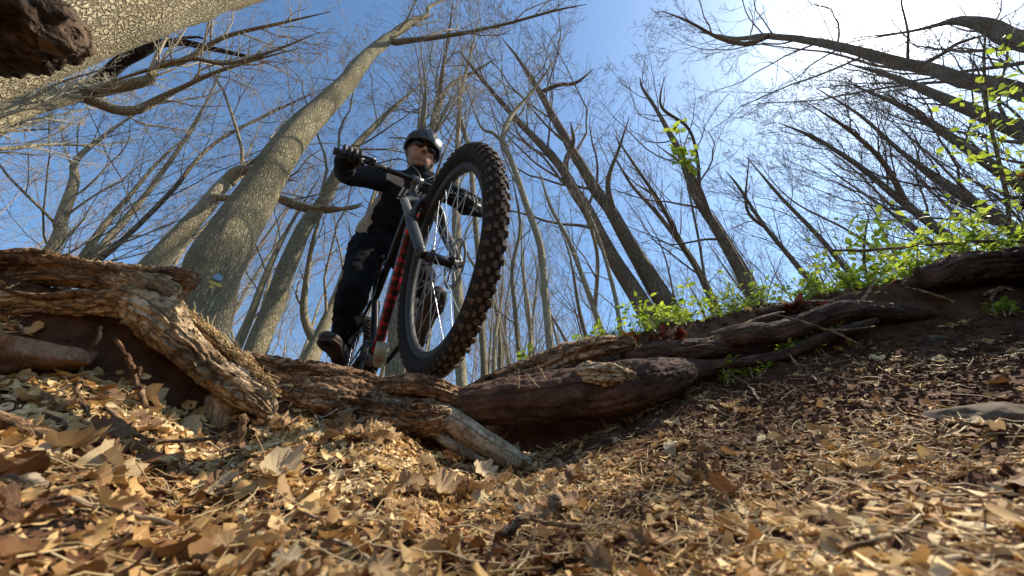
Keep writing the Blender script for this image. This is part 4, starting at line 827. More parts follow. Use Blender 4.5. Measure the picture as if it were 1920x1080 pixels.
for px, d, h, ns, lab in [(1570, 1.36, .22, 8, 'leftmost of the leafy bushes on the right bank, beside the sky gap'), (1630, 1.34, .24, 9, 'leafy bush under the lowest leaning tree'), (1690, 1.32, .22, 9, 'leafy bush in the middle of the right bank top'), (1750, 1.30, .20, 8, 'leafy bush left of the rotting log piece'), (1810, 1.30, .24, 8, 'leafy bush behind the rotting log piece'), (1880, 1.28, .28, 8, 'leafy bush at the right edge above the bank')]:
    shoot(rimpt(px, d), h, ns * 2, lab, 'leafy bushes on the right bank', (.014, .030), .8, 'leafy_bush', 28, 'bush')
# one small sprig on the shaded slope, one red-leaved patch
shoot(P(1860, 575, 1.06) - np.array([0, 0, .02]), .06, 4, 'lone green sprig on the shaded slope near the right edge', None, (.014, .026))
shoot(P(1560, 590, 1.10) - np.array([0, 0, .03]), .05, 3, 'tiny green sprig sprouting between the two dark roots', None, (.01, .018))
mb = MB()
for px, py, d, n in ((1500, 575, 1.14, 14), (1560, 585, 1.12, 4), (1230, 640, 1.0, 6), (1170, 640, .98, 6), (1285, 628, 1.02, 5), (1905, 520, 1.16, 5)):
    pos = np.array([P(px + rng.normal(0, 22), py + rng.normal(0, 5), d) for _ in range(n)]); place(mb, big, pos, np.tile([[0, -.4, .9]], (n, 1)), rng.uniform(.015, .03, n), np.full(n, .5))
tag(mb.build('rust_leaves', M_rust), 'patches of rust red leaves on the rim', None, None, 'stuff')
# moss and grass tufts
M_moss = leafmat('moss_grass', (.16, .26, .04), (.28, .38, .06), (.07, .11, .02), .4, .6, True)
mb = MB(); n = 2600; px = np.concatenate([rng.normal(1110, 28, n // 2), rng.uniform(930, 1250, n // 2)])
base = np.array([rimpt(p, np.interp(p, [c[0] for c in RIM], [c[2] for c in RIM]) + rng.uniform(.0, .07)) for p in px])
d = np.stack([rng.normal(0, .35, n), rng.normal(0, .35, n), np.ones(n)], -1); hh = rng.uniform(.010, .035, (n, 1)) * np.where(np.abs(px - 1110) < 50, 1.3, .8)[:, None]
PT = np.stack([base - [0, 0, .005], base + d * hh * .5, base + d * hh + rng.normal(0, .004, (n, 3))], 1); v, q, _ = tubes(PT, np.array([[.0010, .0008, .0002]]) * np.ones((n, 1)), 3)
mb.add(v, q, np.repeat(rng.random(n), 9)[:, None] * np.ones((1, 3))); tag(mb.build('grass', M_moss), 'short grass and moss on the rim right of the wheel', None, None, 'stuff')
# leafy saplings whose leaves hang before the sky
def sapling(label, pix, D, tufts, extend=True):
    pts, rad = trunk_from(pix, D, True); r_, p, r = tree('leafy_sapling', label, pts=pts, rad=rad, bm=M_bark_brown, tm=M_twig_dark, n1=4, n2=3, n3=2, t0=.4, l1=.2, group=None, objs=False, rm=.12)
    off = np.array(r_.location); fo = MB()
    for (px, py, sp, n) in tufts:
        dd = tdepth(p, px, py); c = P(px, py, dd); ps = c + rng.normal(0, sp * dd / 640, (n, 3)) - off; ou = rng.normal(size=(n, 3)); ou[:, 2] -= .3; ou /= np.linalg.norm(ou, axis=1, keepdims=True)
        leaves_at(fo, ps, ou, rng.uniform(9, 20, n) * dd / 640, .1)
    o = fo.build('foliage', M_green, r_); return r_
sapling('thin sapling with green leaf tufts, right of the dark double trunk', [(1330, 560, 6), (1310, 450, 5), (1292, 360, 4), (1282, 300, 3), (1272, 240, 2)], 3.6, [(1274, 240, 7, 16), (1266, 280, 6, 12), (1285, 300, 11, 36), (1300, 318, 6, 8)])
sapling('leafy sapling near the right edge, young leaves against the glare', [(1905, 470, 8), (1890, 380, 7), (1870, 290, 6), (1850, 200, 5), (1845, 110, 4), (1850, 40, 3)], 2.6, [(1850, 200, 22, 26), (1868, 250, 22, 30), (1890, 310, 22, 34), (1830, 300, 16, 16), (1800, 270, 14, 10), (1900, 150, 18, 24), (1905, 90, 14, 14), (1880, 400, 24, 30), (1820, 400, 18, 16), (1770, 280, 9, 5)])
sapling('dense green sapling behind the bush at the sky gap', [(1625, 520, 6), (1620, 480, 5), (1622, 440, 4), (1630, 400, 3)], 2.4, [(1620, 440, 24, 40), (1655, 470, 24, 50), (1600, 480, 28, 60), (1700, 455, 24, 30), (1660, 420, 20, 20), (1780, 440, 22, 26)])

# trail marker and blaze on the largest trunk
def on_trunk(px, py):
    d = ray(px, py); cpt = p1[np.argmin(np.linalg.norm(np.cross(p1, d / np.linalg.norm(d)), axis=1))]; i = np.argmin(np.linalg.norm(p1 - cpt, axis=1))
    dn = d / np.linalg.norm(d); return dn * (cpt @ dn - r1[i] * 1.06), -dn
q, nn = on_trunk(408, 520); zz = np.array([0, 0, 1.0]); nh = nn * [1, 1, 0]; nh /= np.linalg.norm(nh); xx = np.cross(zz, nh)
mb = MB(); off = np.array(T1.location); Mx = np.stack([xx, zz, nh], -1)
ell(mb, q - off, (.034, .034, .006), Mx, 24, 8); o = mb.build('trail_marker', flat('marker_blue', (.16, .24, .36), .5, .2, .2, 20), T1); o['label'] = 'round pale blue metal trail marker'
q2, _ = on_trunk(403, 536); from mathutils.bvhtree import BVHTree as _B
tm_ = [c for c in T1.children if c.name.startswith('trunk')][0].data; bvt = _B.FromPolygons([tuple(v.co) for v in tm_.vertices], [tuple(p.vertices) for p in tm_.polygons])
mb = MB(); nth, nrr = 26, 5
for (dx, dz, sx, sz) in ((0, .012, .042, .016), (-.016, -.022, .016, .018)):
    pts = []
    for j in range(nrr):
        for i in range(nth):
            t = i / nth * 2 * pi; k_ = (j + .02) / (nrr - 1) * (1 + .28 * float(vnoise(cos(t) * 2 + dx * 50, sin(t) * 2, 0)))
            o_ = q2 - off + xx * (dx + sx * k_ * cos(t)) + zz * (dz + sz * k_ * sin(t)) + nh * .3; h_ = bvt.ray_cast(Vector(o_), Vector(-nh)); pts.append(np.array(h_[0]) + nh * .002 if h_[0] else o_ - nh * .3)
    ix = np.arange(nrr * nth).reshape(nrr, nth); b_ = np.roll(ix, -1, 1); mb.add(pts, np.stack([ix[:-1], b_[:-1], b_[1:], ix[1:]], -1).reshape(-1, 4))
o = mb.build('paint_blaze', flat('blaze_yellow', (.46, .36, .07), .8, 0, .5, 40), T1); o['label'] = 'worn yellow paint blaze under the marker'
# ------------------------------------------------------------------ bicycle
M_rub = flat('tyre_rubber', (.022, .018, .016), .85, 0, .35, 30, .3, .15)
M_knob = flat('muddy_knobs', (.078, .052, .034), .9, 0, .7, 30, .4)
M_blk = flat('black_metal', (.018, .018, .02), .35, .4, .1, 30, 0)
M_blkm = flat('black_plastic', (.02, .02, .021), .5, 0, .15, 60, .1)
M_silver = flat('brushed_silver', (.13, .128, .12), .5, .3, .1, 60, .05)
M_grey = flat('fork_grey', (.026, .026, .026), .5, 0, .12, 40, .05)
M_spoke = flat('spoke_steel', (.45, .45, .45), .3, 1, 0, 10, 0)
def redf(nt, b, N, L):
    tc = N('ShaderNodeTexCoord'); mp = N('ShaderNodeMapping'); mp.inputs['Scale'].default_value = (34, 42, 1); mp.inputs['Rotation'].default_value = (0, 0, .78); L(tc.outputs['UV'], mp.inputs[0])
    ck = N('ShaderNodeTexChecker'); ck.inputs['Scale'].default_value = 1; ck.inputs['Color1'].default_value = (.42, .010, .02, 1); ck.inputs['Color2'].default_value = (.015, .004, .005, 1); L(mp.outputs[0], ck.inputs[0])
    nn_ = N('ShaderNodeTexNoise'); nn_.inputs['Scale'].default_value = 26; nn_.inputs['Detail'].default_value = 4; L(tc.outputs['Object'], nn_.inputs['Vector'])
    rr_ = ramp(N, [(.40, (.12, .10, .10)), (.58, (1, 1, 1))]); L(nn_.outputs[0], rr_.inputs[0]); mm_ = N('ShaderNodeMixRGB'); mm_.blend_type = 'MULTIPLY'; mm_.inputs[0].default_value = 1; L(ck.outputs[0], mm_.inputs[1]); L(rr_.outputs[0], mm_.inputs[2])
    L(mm_.outputs[0], b.inputs['Base Color']); b.inputs['Roughness'].default_value = .35
M_red = mat('red_black_lozenges', redf)
WC = np.array([-.219, .809, .739]); hd = R_(36); LN = -.1
nb = np.array([-cos(hd) * cos(LN), -sin(hd) * cos(LN), sin(LN)]); bf = np.array([sin(hd), -cos(hd), 0]); bl = -nb; bv = np.cross(bf, bl)
BO = WC - bv * .37 - bf * 1.16
bike = empty('bicycle', (0, 0, 0)); tag(bike, 'mountain bike with a red patterned down tube dropping over the root ledge, front wheel turned', 'bicycle')
Mb = Matrix.Identity(4)
for i in range(3): Mb[i][0] = bf[i]; Mb[i][1] = bl[i]; Mb[i][2] = bv[i]; Mb[i][3] = BO[i]
bike.matrix_world = Mb
def Bw(x, y, z): return BO + bf * x + bl * y + bv * z
def part(name, fn, m, parent=bike, label=None, smooth=True):
    mb = MB(); fn(mb); o = mb.build(name, m, parent, smooth)
    if label: o['label'] = label
    return o
def V3(*a): return np.array(a, float)
def torus(mb, c, Rm, prof, seg=96, steer=0.0):
    """ring in the xz plane about y; prof: list of (radial offset, y)"""
    th = np.arange(seg) / seg * 2 * pi; pr = np.array(prof); k = len(pr)
    r = Rm + pr[:, 0]; X_ = np.cos(th)[:, None] * r[None]; Z_ = np.sin(th)[:, None] * r[None]; Y_ = np.broadcast_to(pr[:, 1][None], X_.shape)
    V = np.stack([X_, Y_, Z_], -1).reshape(-1, 3) + c; idx = np.arange(seg * k).reshape(seg, k); a = np.roll(idx, -1, 0); b_ = np.roll(idx, -1, 1); c_ = np.roll(a, -1, 1)
    mb.add(V, np.stack([idx, a, c_, b_], -1).reshape(-1, 4))
def wheel(name, x, steer, label, rotor_y):
    wr = empty(name, (0, 0, 0)); wr.parent = bike; wr.location = (x, 0, .37); wr.rotation_euler = (0, 0, steer); wr['label'] = label
    c = V3(0, 0, 0); rt = .031
    part('tyre', lambda mb: torus(mb, c, .340, [(rt * cos(t), rt * 1.0 * sin(t)) for t in np.linspace(0, 2 * pi, 20, endpoint=False)]), M_rub, wr)
    def knobs(mb):
        for i in range(66):
            for j, (ang, w_, l_, h_) in enumerate(((0, .011, .016, .006), (22, .010, .013, .006), (-22, .010, .013, .006), (48, .009, .014, .006), (-48, .009, .014, .006), (68, .007, .008, .003), (-68, .007, .008, .003))):
                a = (i + (.5 if j in (1, 2) else 0) + (.25 if j > 2 else 0)) / 66 * 2 * pi; t = R_(ang)
                er = V3(cos(a), 0, sin(a)); et = V3(-sin(a), 0, cos(a)); ey = V3(0, 1, 0)
                on = er * cos(t) + ey * sin(t); ac = -er * sin(t) + ey * cos(t); ctr = er * .340 + on * (rt + h_ / 2 - .001)
                jt = rng.uniform(.82, 1.12, 3); add_box(mb, ctr + on * rng.normal(0, .0006), (l_ * jt[0], w_ * jt[1], h_ * jt[2]), np.stack([et, ac, on], -1))
    o = part('tread_knobs', knobs, M_knob, wr, None, False); o['kind'] = 'stuff'
    part('rim', lambda mb: torus(mb, c, .302, [(.012, .015), (.012, -.015), (0, -.016), (-.012, -.010), (-.014, 0), (-.012, .010), (0, .016)]), flat('rim_grey', (.022, .022, .021), .65, 0, .2, 30, 0), wr)
    part('hub', lambda mb: (add_tube(mb, [V3(0, -.055, 0), V3(0, .055, 0)], .017, 18), add_tube(mb, [V3(0, -.036, 0), V3(0, -.03, 0)], .028, 18), add_tube(mb, [V3(0, .03, 0), V3(0, .036, 0)], .028, 18)), M_blk, wr)
    ms = None
    for i in range(32):
        a = i / 32 * 2 * pi; sy = .033 if i % 2 else -.033; a2 = a + (.9 if (i // 2) % 2 else -.9)
        mb = MB(); add_tube(mb, [V3(.026 * cos(a2), sy, .026 * sin(a2)), V3(.290 * cos(a), 0, .290 * sin(a))], .0012, 5, 2, False); mb.build('spoke', M_spoke, wr)
    def rot(mb):
        torus(mb, V3(0, rotor_y, 0), .08, [(.006, .001), (.006, -.001), (-.009, -.001), (-.009, .001)], 48)
        for i in range(6): a = i / 6 * 2 * pi; add_tube(mb, [V3(.02 * cos(a), rotor_y, .02 * sin(a)), V3(.073 * cos(a + .5), rotor_y, .073 * sin(a + .5))], .003, 5, 2, False)
    part('brake_rotor', rot, M_silver, wr); return wr
fwheel = wheel('front_wheel', 1.16, R_(-1.5) , 'front wheel with a fat knobbly tyre, near the camera', .045)
wheel('rear_wheel', 0, 0, 'rear wheel, half hidden behind the leg and root ledge', .055)
A = lambda *p: [V3(*q) for q in p]
part('head_tube', lambda mb: add_tube(mb, A((.88, 0, .96), (.935, 0, .84)), .026, 20), M_blk)
part('top_tube', lambda mb: add_tube(mb, A((.885, 0, .93), (.70, 0, .87), (.36, 0, .72)), [.022, .019, .017], 16), M_blk)
part('down_tube', lambda mb: add_tube(mb, A((.925, 0, .855), (.80, 0, .72), (.62, 0, .53), (.45, 0, .35)), [.023, .024, .025, .024], 24, 24), M_red, bike, 'red down tube with a dark lozenge pattern')
part('seat_tube', lambda mb: add_tube(mb, A((.435, 0, .335), (.33, 0, .76)), [.020, .018], 16, 6), M_blk)
for s in (-1, 1):
    part('chain_stay', lambda mb: add_tube(mb, A((.40, .03 * s, .335), (.22, .05 * s, .345), (0, .07 * s, .37)), [.012, .011, .010], 10), M_grey)
    part('seat_stay', lambda mb: add_tube(mb, A((.345, .02 * s, .70), (.20, .05 * s, .56), (0, .07 * s, .37)), [.009, .009, .009], 10), M_grey)
    part('fork_leg', lambda mb: (add_tube(mb, A((1.045, .066 * s, .63), (1.10, .066 * s, .51), (1.155, .066 * s, .385)), [.0195, .0195, .016], 18), add_tube(mb, A((1.155, .066 * s, .385), (1.16, .058 * s, .37)), [.018, .014], 12, 4)), M_grey)
    part('stanchion', lambda mb: add_tube(mb, A((.965, .066 * s, .815), (1.05, .066 * s, .625)), .0175, 18), M_silver)
part('fork_crown', lambda mb: (add_tube(mb, A((.965, -.075, .815), (.958, -.03, .835), (.958, .03, .835), (.965, .075, .815)), [.018, .022, .022, .018], 14, 14)), M_grey)
part('fork_arch', lambda mb: add_tube(mb, A((1.055, -.068, .63), (1.075, -.045, .70), (1.085, 0, .735), (1.075, .045, .70), (1.055, .068, .63)), [.013, .012, .012, .012, .013], 12, 24), M_grey)
part('stem', lambda mb: (add_tube(mb, A((.862, 0, 1.0), (.925, 0, 1.025)), [.020, .018], 16, 5), add_tube(mb, A((.925, -.025, 1.025), (.925, .025, 1.025)), .021, 16)), M_silver)
barp = A((.895, -.35, 1.05), (.905, -.25, 1.048), (.92, -.10, 1.03), (.925, 0, 1.025), (.92, .10, 1.03), (.905, .25, 1.048), (.895, .35, 1.05))
part('handlebar', lambda mb: add_tube(mb, barp, .0125, 14, 40), M_blk)
for s in (-1, 1):
    part('grip', lambda mb: add_tube(mb, A((.895, .355 * s, 1.05), (.903, .235 * s, 1.048)), .0165, 16, 6), M_blkm)
    o = part('brake_lever', lambda mb: (add_tube(mb, A((.915, .21 * s, 1.04), (.955, .20 * s, 1.015), (.965, .235 * s, .995), (.962, .285 * s, .985)), [.009, .008, .006, .0055], 9), add_tube(mb, A((.905, .215 * s, 1.045), (.93, .185 * s, 1.03)), [.012, .009], 9)), M_blk)
    part('brake_hose', lambda mb: add_tube(mb, A((.93, .185 * s, 1.03), (1.0, .10 * s, 1.03), (1.01, 0.02 * s, .96), (.99, -.03, .88), (1.07, -.04, .74)), .0026, 7, 40), M_blkm)
# straight silver lever bar under the right hand side of the bar
part('lockout_lever', lambda mb: (add_tube(mb, A((.935, -.17, 1.02), (1.0, -.185, .93)), .0042, 8, 4), add_tube(mb, A((.995, -.205, .930), (1.005, -.160, .925)), .0065, 8, 4)), M_silver, bike, 'thin silver rod with a crosspiece hanging below the bar')
part('seatpost', lambda mb: add_tube(mb, A((.33, 0, .76), (.29, 0, .90)), .015, 14, 5), M_blk)
def sad(mb):
    n = 24; t = np.linspace(0, 1, n); xs = lerp(.17, .44, t); wd = np.interp(t, [0, .15, .35, .6, 1], [.05, .07, .06, .025, .017]); zz = .93 + .01 * np.sin(t * pi)
    k = 16; th = np.arange(k) / k * 2 * pi; V = np.stack([np.repeat(xs, k), (wd[:, None] * np.cos(th)).ravel(), (zz[:, None] + .018 * np.sin(th)[None]).ravel()], -1); i = np.arange(n * k).reshape(n, k); b_ = np.roll(i, -1, 1)
    mb.add(V, np.stack([i[:-1], b_[:-1], b_[1:], i[1:]], -1).reshape(-1, 4)); ell(mb, (.17, 0, .93), (.015, .05, .018)); ell(mb, (.44, 0, .93), (.012, .017, .018))
part('saddle', sad, M_blkm)
ped = [( .605, .125, .36), (.265, -.125, .315)]
def chainring(mb):
    torus(mb, V3(.435, -.05, .335), .066, [(.008, .003), (.008, -.003), (-.012, -.003), (-.012, .003)], 64)
    for i in range(5): a = i / 5 * 6.283; add_tube(mb, [V3(.435, -.05, .335), V3(.435 + .06 * cos(a), -.05, .335 + .06 * sin(a))], .006, 6, 2, False)
    for i in range(32): a = i / 32 * 6.283; add_box(mb, V3(.435 + .076 * cos(a), -.05, .335 + .076 * sin(a)), (.007, .003, .007))
part('chainring', chainring, M_grey)
part('bottom_bracket', lambda mb: add_tube(mb, A((.435, -.045, .335), (.435, .045, .335)), .028, 20, 4), M_silver)
part('chain', lambda mb: (add_tube(mb, A((.435, -.05, .409), (.0, -.05, .42)), .0045, 6, 3), add_tube(mb, A((.435, -.05, .261), (.05, -.05, .26), (.0, -.05, .32)), .0045, 6, 8)), M_blk)
part('cassette', lambda mb: add_tube(mb, A((0, -.055, .37), (0, -.035, .37)), [.03, .052], 28, 5), M_grey)
part('derailleur', lambda mb: (add_tube(mb, A((0, -.07, .35), (.02, -.075, .29), (.05, -.06, .24)), [.012, .014, .01], 10), add_tube(mb, A((.05, -.065, .24), (.05, -.055, .24)), .022, 14, 4)), M_blk)
part('water_bottle', lambda mb: (add_tube(mb, A((.56, .0, .36), (.515, 0, .295)), [.028, .028], 20, 6), add_tube(mb, A((.515, 0, .295), (.50, 0, .275)), [.026, .018], 20, 6)), flat('ribbed_cream', (.30, .26, .17), .5, .2, .3, 60, .3), bike, 'cream ribbed canister under the down tube')
for s, pd in zip((1, -1), ped):
    part('crank_arm', lambda mb: add_tube(mb, A((.435, .06 * s, .335), (pd[0], .075 * s, pd[2])), [.014, .011], 10, 5), M_blk)
    part('pedal', lambda mb: add_box(mb, V3(pd[0], .125 * s, pd[2]), (.085, .085, .02)), M_grey, bike, None, False)

# ------------------------------------------------------------------ rider
def blob(name, m, parent, parts, voxel, smooth=3, fac=.5, color=None, post=None):
    mb = MB()
    for p in parts:
        if p[0] == 'c':
            _, a, ra, b, rb = p; a = np.asarray(a, float); b = np.asarray(b, float); n = 8
            pts = np.array([lerp(a, b, t) for t in np.linspace(0, 1, n)]); rad = np.linspace(ra, rb, n)
            v, q, _ = tubes(pts[None], rad[None], 20); 
            base = mb.n; mb.add(v, q)
            ell(mb, a, (ra, ra, ra), None, 20, 12); ell(mb, b, (rb, rb, rb), None, 20, 12)
            c1 = mb.n; mb.add(pts[[0, -1]], [[0, 1, 1]][:0] if False else np.zeros((0, 3), int))
        elif p[0] == 'e':
            ell(mb, p[1], p[2], p[3] if len(p) > 3 else None, 28, 18)
    me = mb.mesh('tmp'); o = bpy.data.objects.new('tmp', me); C.objects.link(o)
    rm = o.modifiers.new('r', 'REMESH'); rm.mode = 'VOXEL'; rm.voxel_size = voxel; rm.use_smooth_shade = True
    if smooth: sm = o.modifiers.new('s', 'SMOOTH'); sm.factor = fac; sm.iterations = smooth
    dg = bpy.context.evaluated_depsgraph_get(); dg.update(); m2 = bpy.data.meshes.new_from_object(o.evaluated_get(dg)); bpy.data.objects.remove(o)
    m2.name = name; m2.materials.clear(); m2.materials.append(m)
    if post or color:
        co = np.empty(len(m2.vertices) * 3, np.float32); m2.vertices.foreach_get('co', co); co = co.reshape(-1, 3).astype(float)
        if post: co = post(co); m2.vertices.foreach_set('co', co.astype(np.float32).ravel())
        if color:
            cc = np.ones((len(co), 4), np.float32); cc[:, :3] = color(co); ca = m2.color_attributes.new('col', 'FLOAT_COLOR', 'POINT'); ca.data.foreach_set('color', cc.ravel())
    m2.polygons.foreach_set('use_smooth', np.ones(len(m2.polygons), bool)); m2.update()
    ob = bpy.data.objects.new(name, m2); C.objects.link(ob); ob.parent = parent
    return ob
def attrcol(name, rough, bump=.2, spec=.4):
    def f(nt, b, N, L):
        a = N('ShaderNodeAttribute'); a.attribute_name = 'col'; L(a.outputs['Color'], b.inputs['Base Color']); b.inputs['Roughness'].default_value = rough; b.inputs['Specular IOR Level'].default_value = spec
        tc = N('ShaderNodeTexCoord'); n = N('ShaderNodeTexNoise'); n.inputs['Scale'].default_value = 22; n.inputs['Detail'].default_value = 6; L(tc.outputs['Object'], n.inputs['Vector'])
        bm = N('ShaderNodeBump'); bm.inputs['Strength'].default_value = bump; bm.inputs['Distance'].default_value = .02; L(n.outputs[0], bm.inputs['Height']); L(bm.outputs[0], b.inputs['Normal'])
    return mat(name, f)
J = dict(hipR=P(690, 462, 1.98), hipL=P(745, 468, 2.05), waist=P(722, 425, 2.02), chest=P(772, 365, 1.97), shR=P(722, 338, 1.92), shL=P(842, 362, 2.06), elR=P(646, 326, 1.70), elL=P(908, 392, 2.02),
         kneeR=P(664, 545, 1.66), kneeL=P(786, 515, 1.66), ankR=P(640, 640, 1.66), ankL=P(790, 596, 1.54), neck=P(784, 326, 1.97), head=P(789, 292, 2.0))
gR = Bw(.903, -.285, 1.049); gL = Bw(.903, .285, 1.049)
up_f = bv; wrR = gR - bf * .075 + bv * .035 - bl * .02; wrL = gL - bf * .075 + bv * .035 + bl * .02
man = empty('person', (0, 0, 0)); tag(man, 'man in black cycling kit, helmet and dark glasses standing on the pedals', 'person')
hf = np.array([sin(R_(34)) * cos(R_(27)), -cos(R_(34)) * cos(R_(27)), -sin(R_(27))]); hz = np.array([0, 0, 1.0]) + bl * .06; hx = np.cross(hf, hz); hx /= np.linalg.norm(hx); hz = np.cross(hx, hf)   # hx: his right
HM = np.stack([hx, hf, hz], -1); H = J['head']
def hp(x, y, z): return H + hx * x + hf * y + hz * z
tors = J['neck'] - (J['hipR'] + J['hipL']) / 2; tors /= np.linalg.norm(tors)
lat = J['shL'] - J['shR']; lat /= np.linalg.norm(lat); frn = np.cross(tors, lat); frn = frn / np.linalg.norm(frn); 
if frn @ (-J['chest']) < 0: frn = -frn
TM = np.stack([lat, frn, tors], -1)
def torso(g=0.0): return [('e', J['chest'] - frn * .02, (.165 + g, .105 + g, .15 + g), TM), ('e', lerp(J['chest'], J['waist'], .55), (.145 + g, .10 + g, .15 + g), TM), ('e', J['waist'] - tors * .02, (.135 + g, .098 + g, .12 + g), TM),
                         ('c', J['shR'] + lat * .02, .058 + g, J['shL'] - lat * .02, .058 + g)]
def armp(g=0.0):
    o = []
    for sh, el, wr in ((J['shR'], J['elR'], wrR), (J['shL'], J['elL'], wrL)): o += [('c', sh, .056 + g, el, .042 + g), ('c', el, .042 + g, wr, .028 + g)]
    return o
def legp(g=0.0):
    o = []
    for hi, kn, an in ((J['hipR'], J['kneeR'], J['ankR']), (J['hipL'], J['kneeL'], J['ankL'])): o += [('c', hi, .088 + g, kn, .058 + g), ('c', kn, .058 + g, lerp(kn, an, .35), .055 + g), ('c', lerp(kn, an, .35), .054 + g, an, .036 + g)]
    return o + [('e', (J['hipR'] + J['hipL']) / 2, (.155 + g, .115 + g, .10 + g), TM)]
hands = [('e', gR - bf * .045 + bv * .024, (.022, .022, .012), None), ('e', gL - bf * .045 + bv * .024, (.022, .022, .012), None)]
face = [('e', hp(0, .0, .01), (.074, .094, .105), HM), ('e', hp(0, .035, -.045), (.056, .058, .062), HM), ('e', hp(0, .062, -.088), (.026, .024, .02), HM),
        ('c', hp(0, .088, .018), .008, hp(0, .112, -.018), .012), ('e', hp(.012, .100, -.022), (.010, .010, .008), HM), ('e', hp(-.012, .100, -.022), (.010, .010, .008), HM),
        ('c', hp(-.022, .084, -.052), .0065, hp(.022, .084, -.052), .0065), ('c', hp(-.017, .083, -.064), .007, hp(.017, .083, -.064), .007),
        ('e', hp(.036, .070, -.012), (.020, .018, .017), HM), ('e', hp(-.036, .070, -.012), (.020, .018, .017), HM), ('c', hp(-.04, .083, .036), .009, hp(.04, .083, .036), .009),
        ('e', hp(.077, -.005, -.008), (.008, .020, .032), HM), ('e', hp(-.077, -.005, -.008), (.008, .020, .032), HM), ('c', hp(0, -.012, -.06), .055, J['neck'] - tors * .02, .056)]
def skincol(v):
    base = np.tile([[.40, .20, .125]], (len(v), 1)); q = (v - H) @ HM
    beard = np.exp(-((q[:, 2] + .078) / .026) ** 2) * (q[:, 1] > .02) * np.clip(q[:, 1] * 12, 0, 1); lips = np.exp(-((q[:, 2] + .058) / .008) ** 2) * np.exp(-(q[:, 0] / .024) ** 2) * (q[:, 1] > .06)
    mous = np.exp(-((q[:, 2] + .041) / .006) ** 2) * np.exp(-(q[:, 0] / .03) ** 2) * (q[:, 1] > .06)
    base = base * (1 - .45 * np.clip(beard + mous, 0, 1))[:, None]; base = lerp(base, np.array([[.36, .13, .10]]), np.clip(lips, 0, 1)[:, None] * .7); return base
M_skin = attrcol('skin', .5, .05, .45)
blob('body', M_skin, man, face + torso(-.012) + armp(-.008) + legp(-.008) + hands, .0065, 2, .4, skincol)
# jersey: black with pale side panels
def jcol(v):
    q = (v - J['chest']) @ TM; h = (v - J['waist']) @ TM
    col = np.tile([[.012, .012, .014]], (len(v), 1)); dR = np.linalg.norm(v - J['shR'], axis=1)
    side = sstep(-.128, -.140, q[:, 0]) * (q[:, 2] < .05) * (q[:, 2] > -.33) * (np.abs(q[:, 1] + .03) < .06)
    side = np.maximum(side, sstep(.13, .14, q[:, 0]) * (q[:, 2] < .03) * (q[:, 2] > -.3))
    yoke = ((np.abs(q[:, 0] + .10) < .045) & (np.abs(q[:, 2] - .045) < .035) & (q[:, 1] > 0)).astype(float)
    onarm = np.minimum.reduce([np.linalg.norm(np.cross(v - a, (b - a) / np.linalg.norm(b - a)), axis=1) + 10 * (((v - a) @ (b - a)) < .02) for a, b in ((J['shR'], J['elR']), (J['shL'], J['elL']))]) < .07
    side = side * (~onarm)
    return lerp(col, np.array([[.34, .29, .24]]), np.clip(side + yoke * (~onarm) * .9, 0, 1)[:, None])
def wrinkle(v, s=1.0): return v + .007 * s * np.stack([fbm(v[:, 0] * 13 + 3 * k, v[:, 1] * 13, v[:, 2] * 20, 3) for k in range(3)], -1)
jer = blob('jersey', attrcol('jersey_cloth', .85, .3, .15), man, torso(.010) + armp(.009) + [('c', wrR, .038, gR - bf * .06 + bv * .03, .036), ('c', wrL, .038, gL - bf * .06 + bv * .03, .036)] + [('c', J['neck'] - tors * .05, .066, J['neck'] + tors * .02, .058)], .006, 3, .5, jcol, wrinkle)
tr = blob('trousers', flat('black_trousers', (.007, .007, .008), .9, 0, .2, 30, .3, .12), man, legp(.012), .007, 3, .5, None, lambda v: wrinkle(v, 1.6))
# chest print: grey and white block shapes, unreadable at this size, wrapped on the jersey
from mathutils.bvhtree import BVHTree
bv_ = BVHTree.FromPolygons([tuple(x.co) for x in jer.data.vertices], [tuple(p.vertices) for p in jer.data.polygons])
mb = MB()
def patch(u0, u1, w0, w1, sk=0.0, nu=4, nw=5):
    pts = []
    for i in range(nu):
        for j in range(nw):
            t = lerp(w0, w1, j / (nw - 1)); s_ = lerp(u0, u1, i / (nu - 1)) + sk * (t - w0); o_ = J['chest'] + lat * s_ + tors * t + frn * .3
            h_ = bv_.ray_cast(Vector(o_), Vector(-frn)); 
            if h_[0] is None: return
            pts.append(np.array(h_[0]) + frn * .0025)
    ix = np.arange(nu * nw).reshape(nu, nw); mb.add(pts, np.stack([ix[:-1, :-1], ix[1:, :-1], ix[1:, 1:], ix[:-1, 1:]], -1).reshape(-1, 4))
for u in range(6): patch(-.075 + u * .024, -.062 + u * .024, -.02 + .006 * (u % 2), .035 - .008 * (u % 3), .12)
patch(-.075, -.02, -.036, -.028); patch(.01, .06, -.05, -.034, .2)
if mb.n: mb.build('chest_print', flat('print_grey', (.42, .42, .42), .6, 0, .2, 40, 0), man)
def fingers(g, s):
    a = bl * s; o = [('e', g - bf * .043 + bv * .024, (.042, .040, .018), np.stack([a, bf, bv], -1)), ('c', g - bf * .075 + bv * .033, .028, g - bf * .03 + bv * .026, .024)]
    for k, (off_, ln) in enumerate(((-.033, .95), (-.011, 1.05), (.011, 1.0), (.032, .85))):
        c = g + a * off_; rr_ = .0095; prev = None
        for t, rad in ((40, .040), (75, .033), (130, .031), (185, .029), (235, .0265 / ln)):
            q = c + (-bf * cos(R_(t)) + bv * sin(R_(t))) * rad
            if prev is not None: o.append(('c', prev, rr_, q, rr_ * .95)); rr_ *= .96
            prev = q
    th_ = g - a * .045; o += [('c', g - bf * .045 + bv * .012 - a * .028, .014, th_ - bf * .028 - bv * .006, .012), ('c', th_ - bf * .028 - bv * .006, .0115, th_ + bf * .004 - bv * .029, .0105)]
    return o
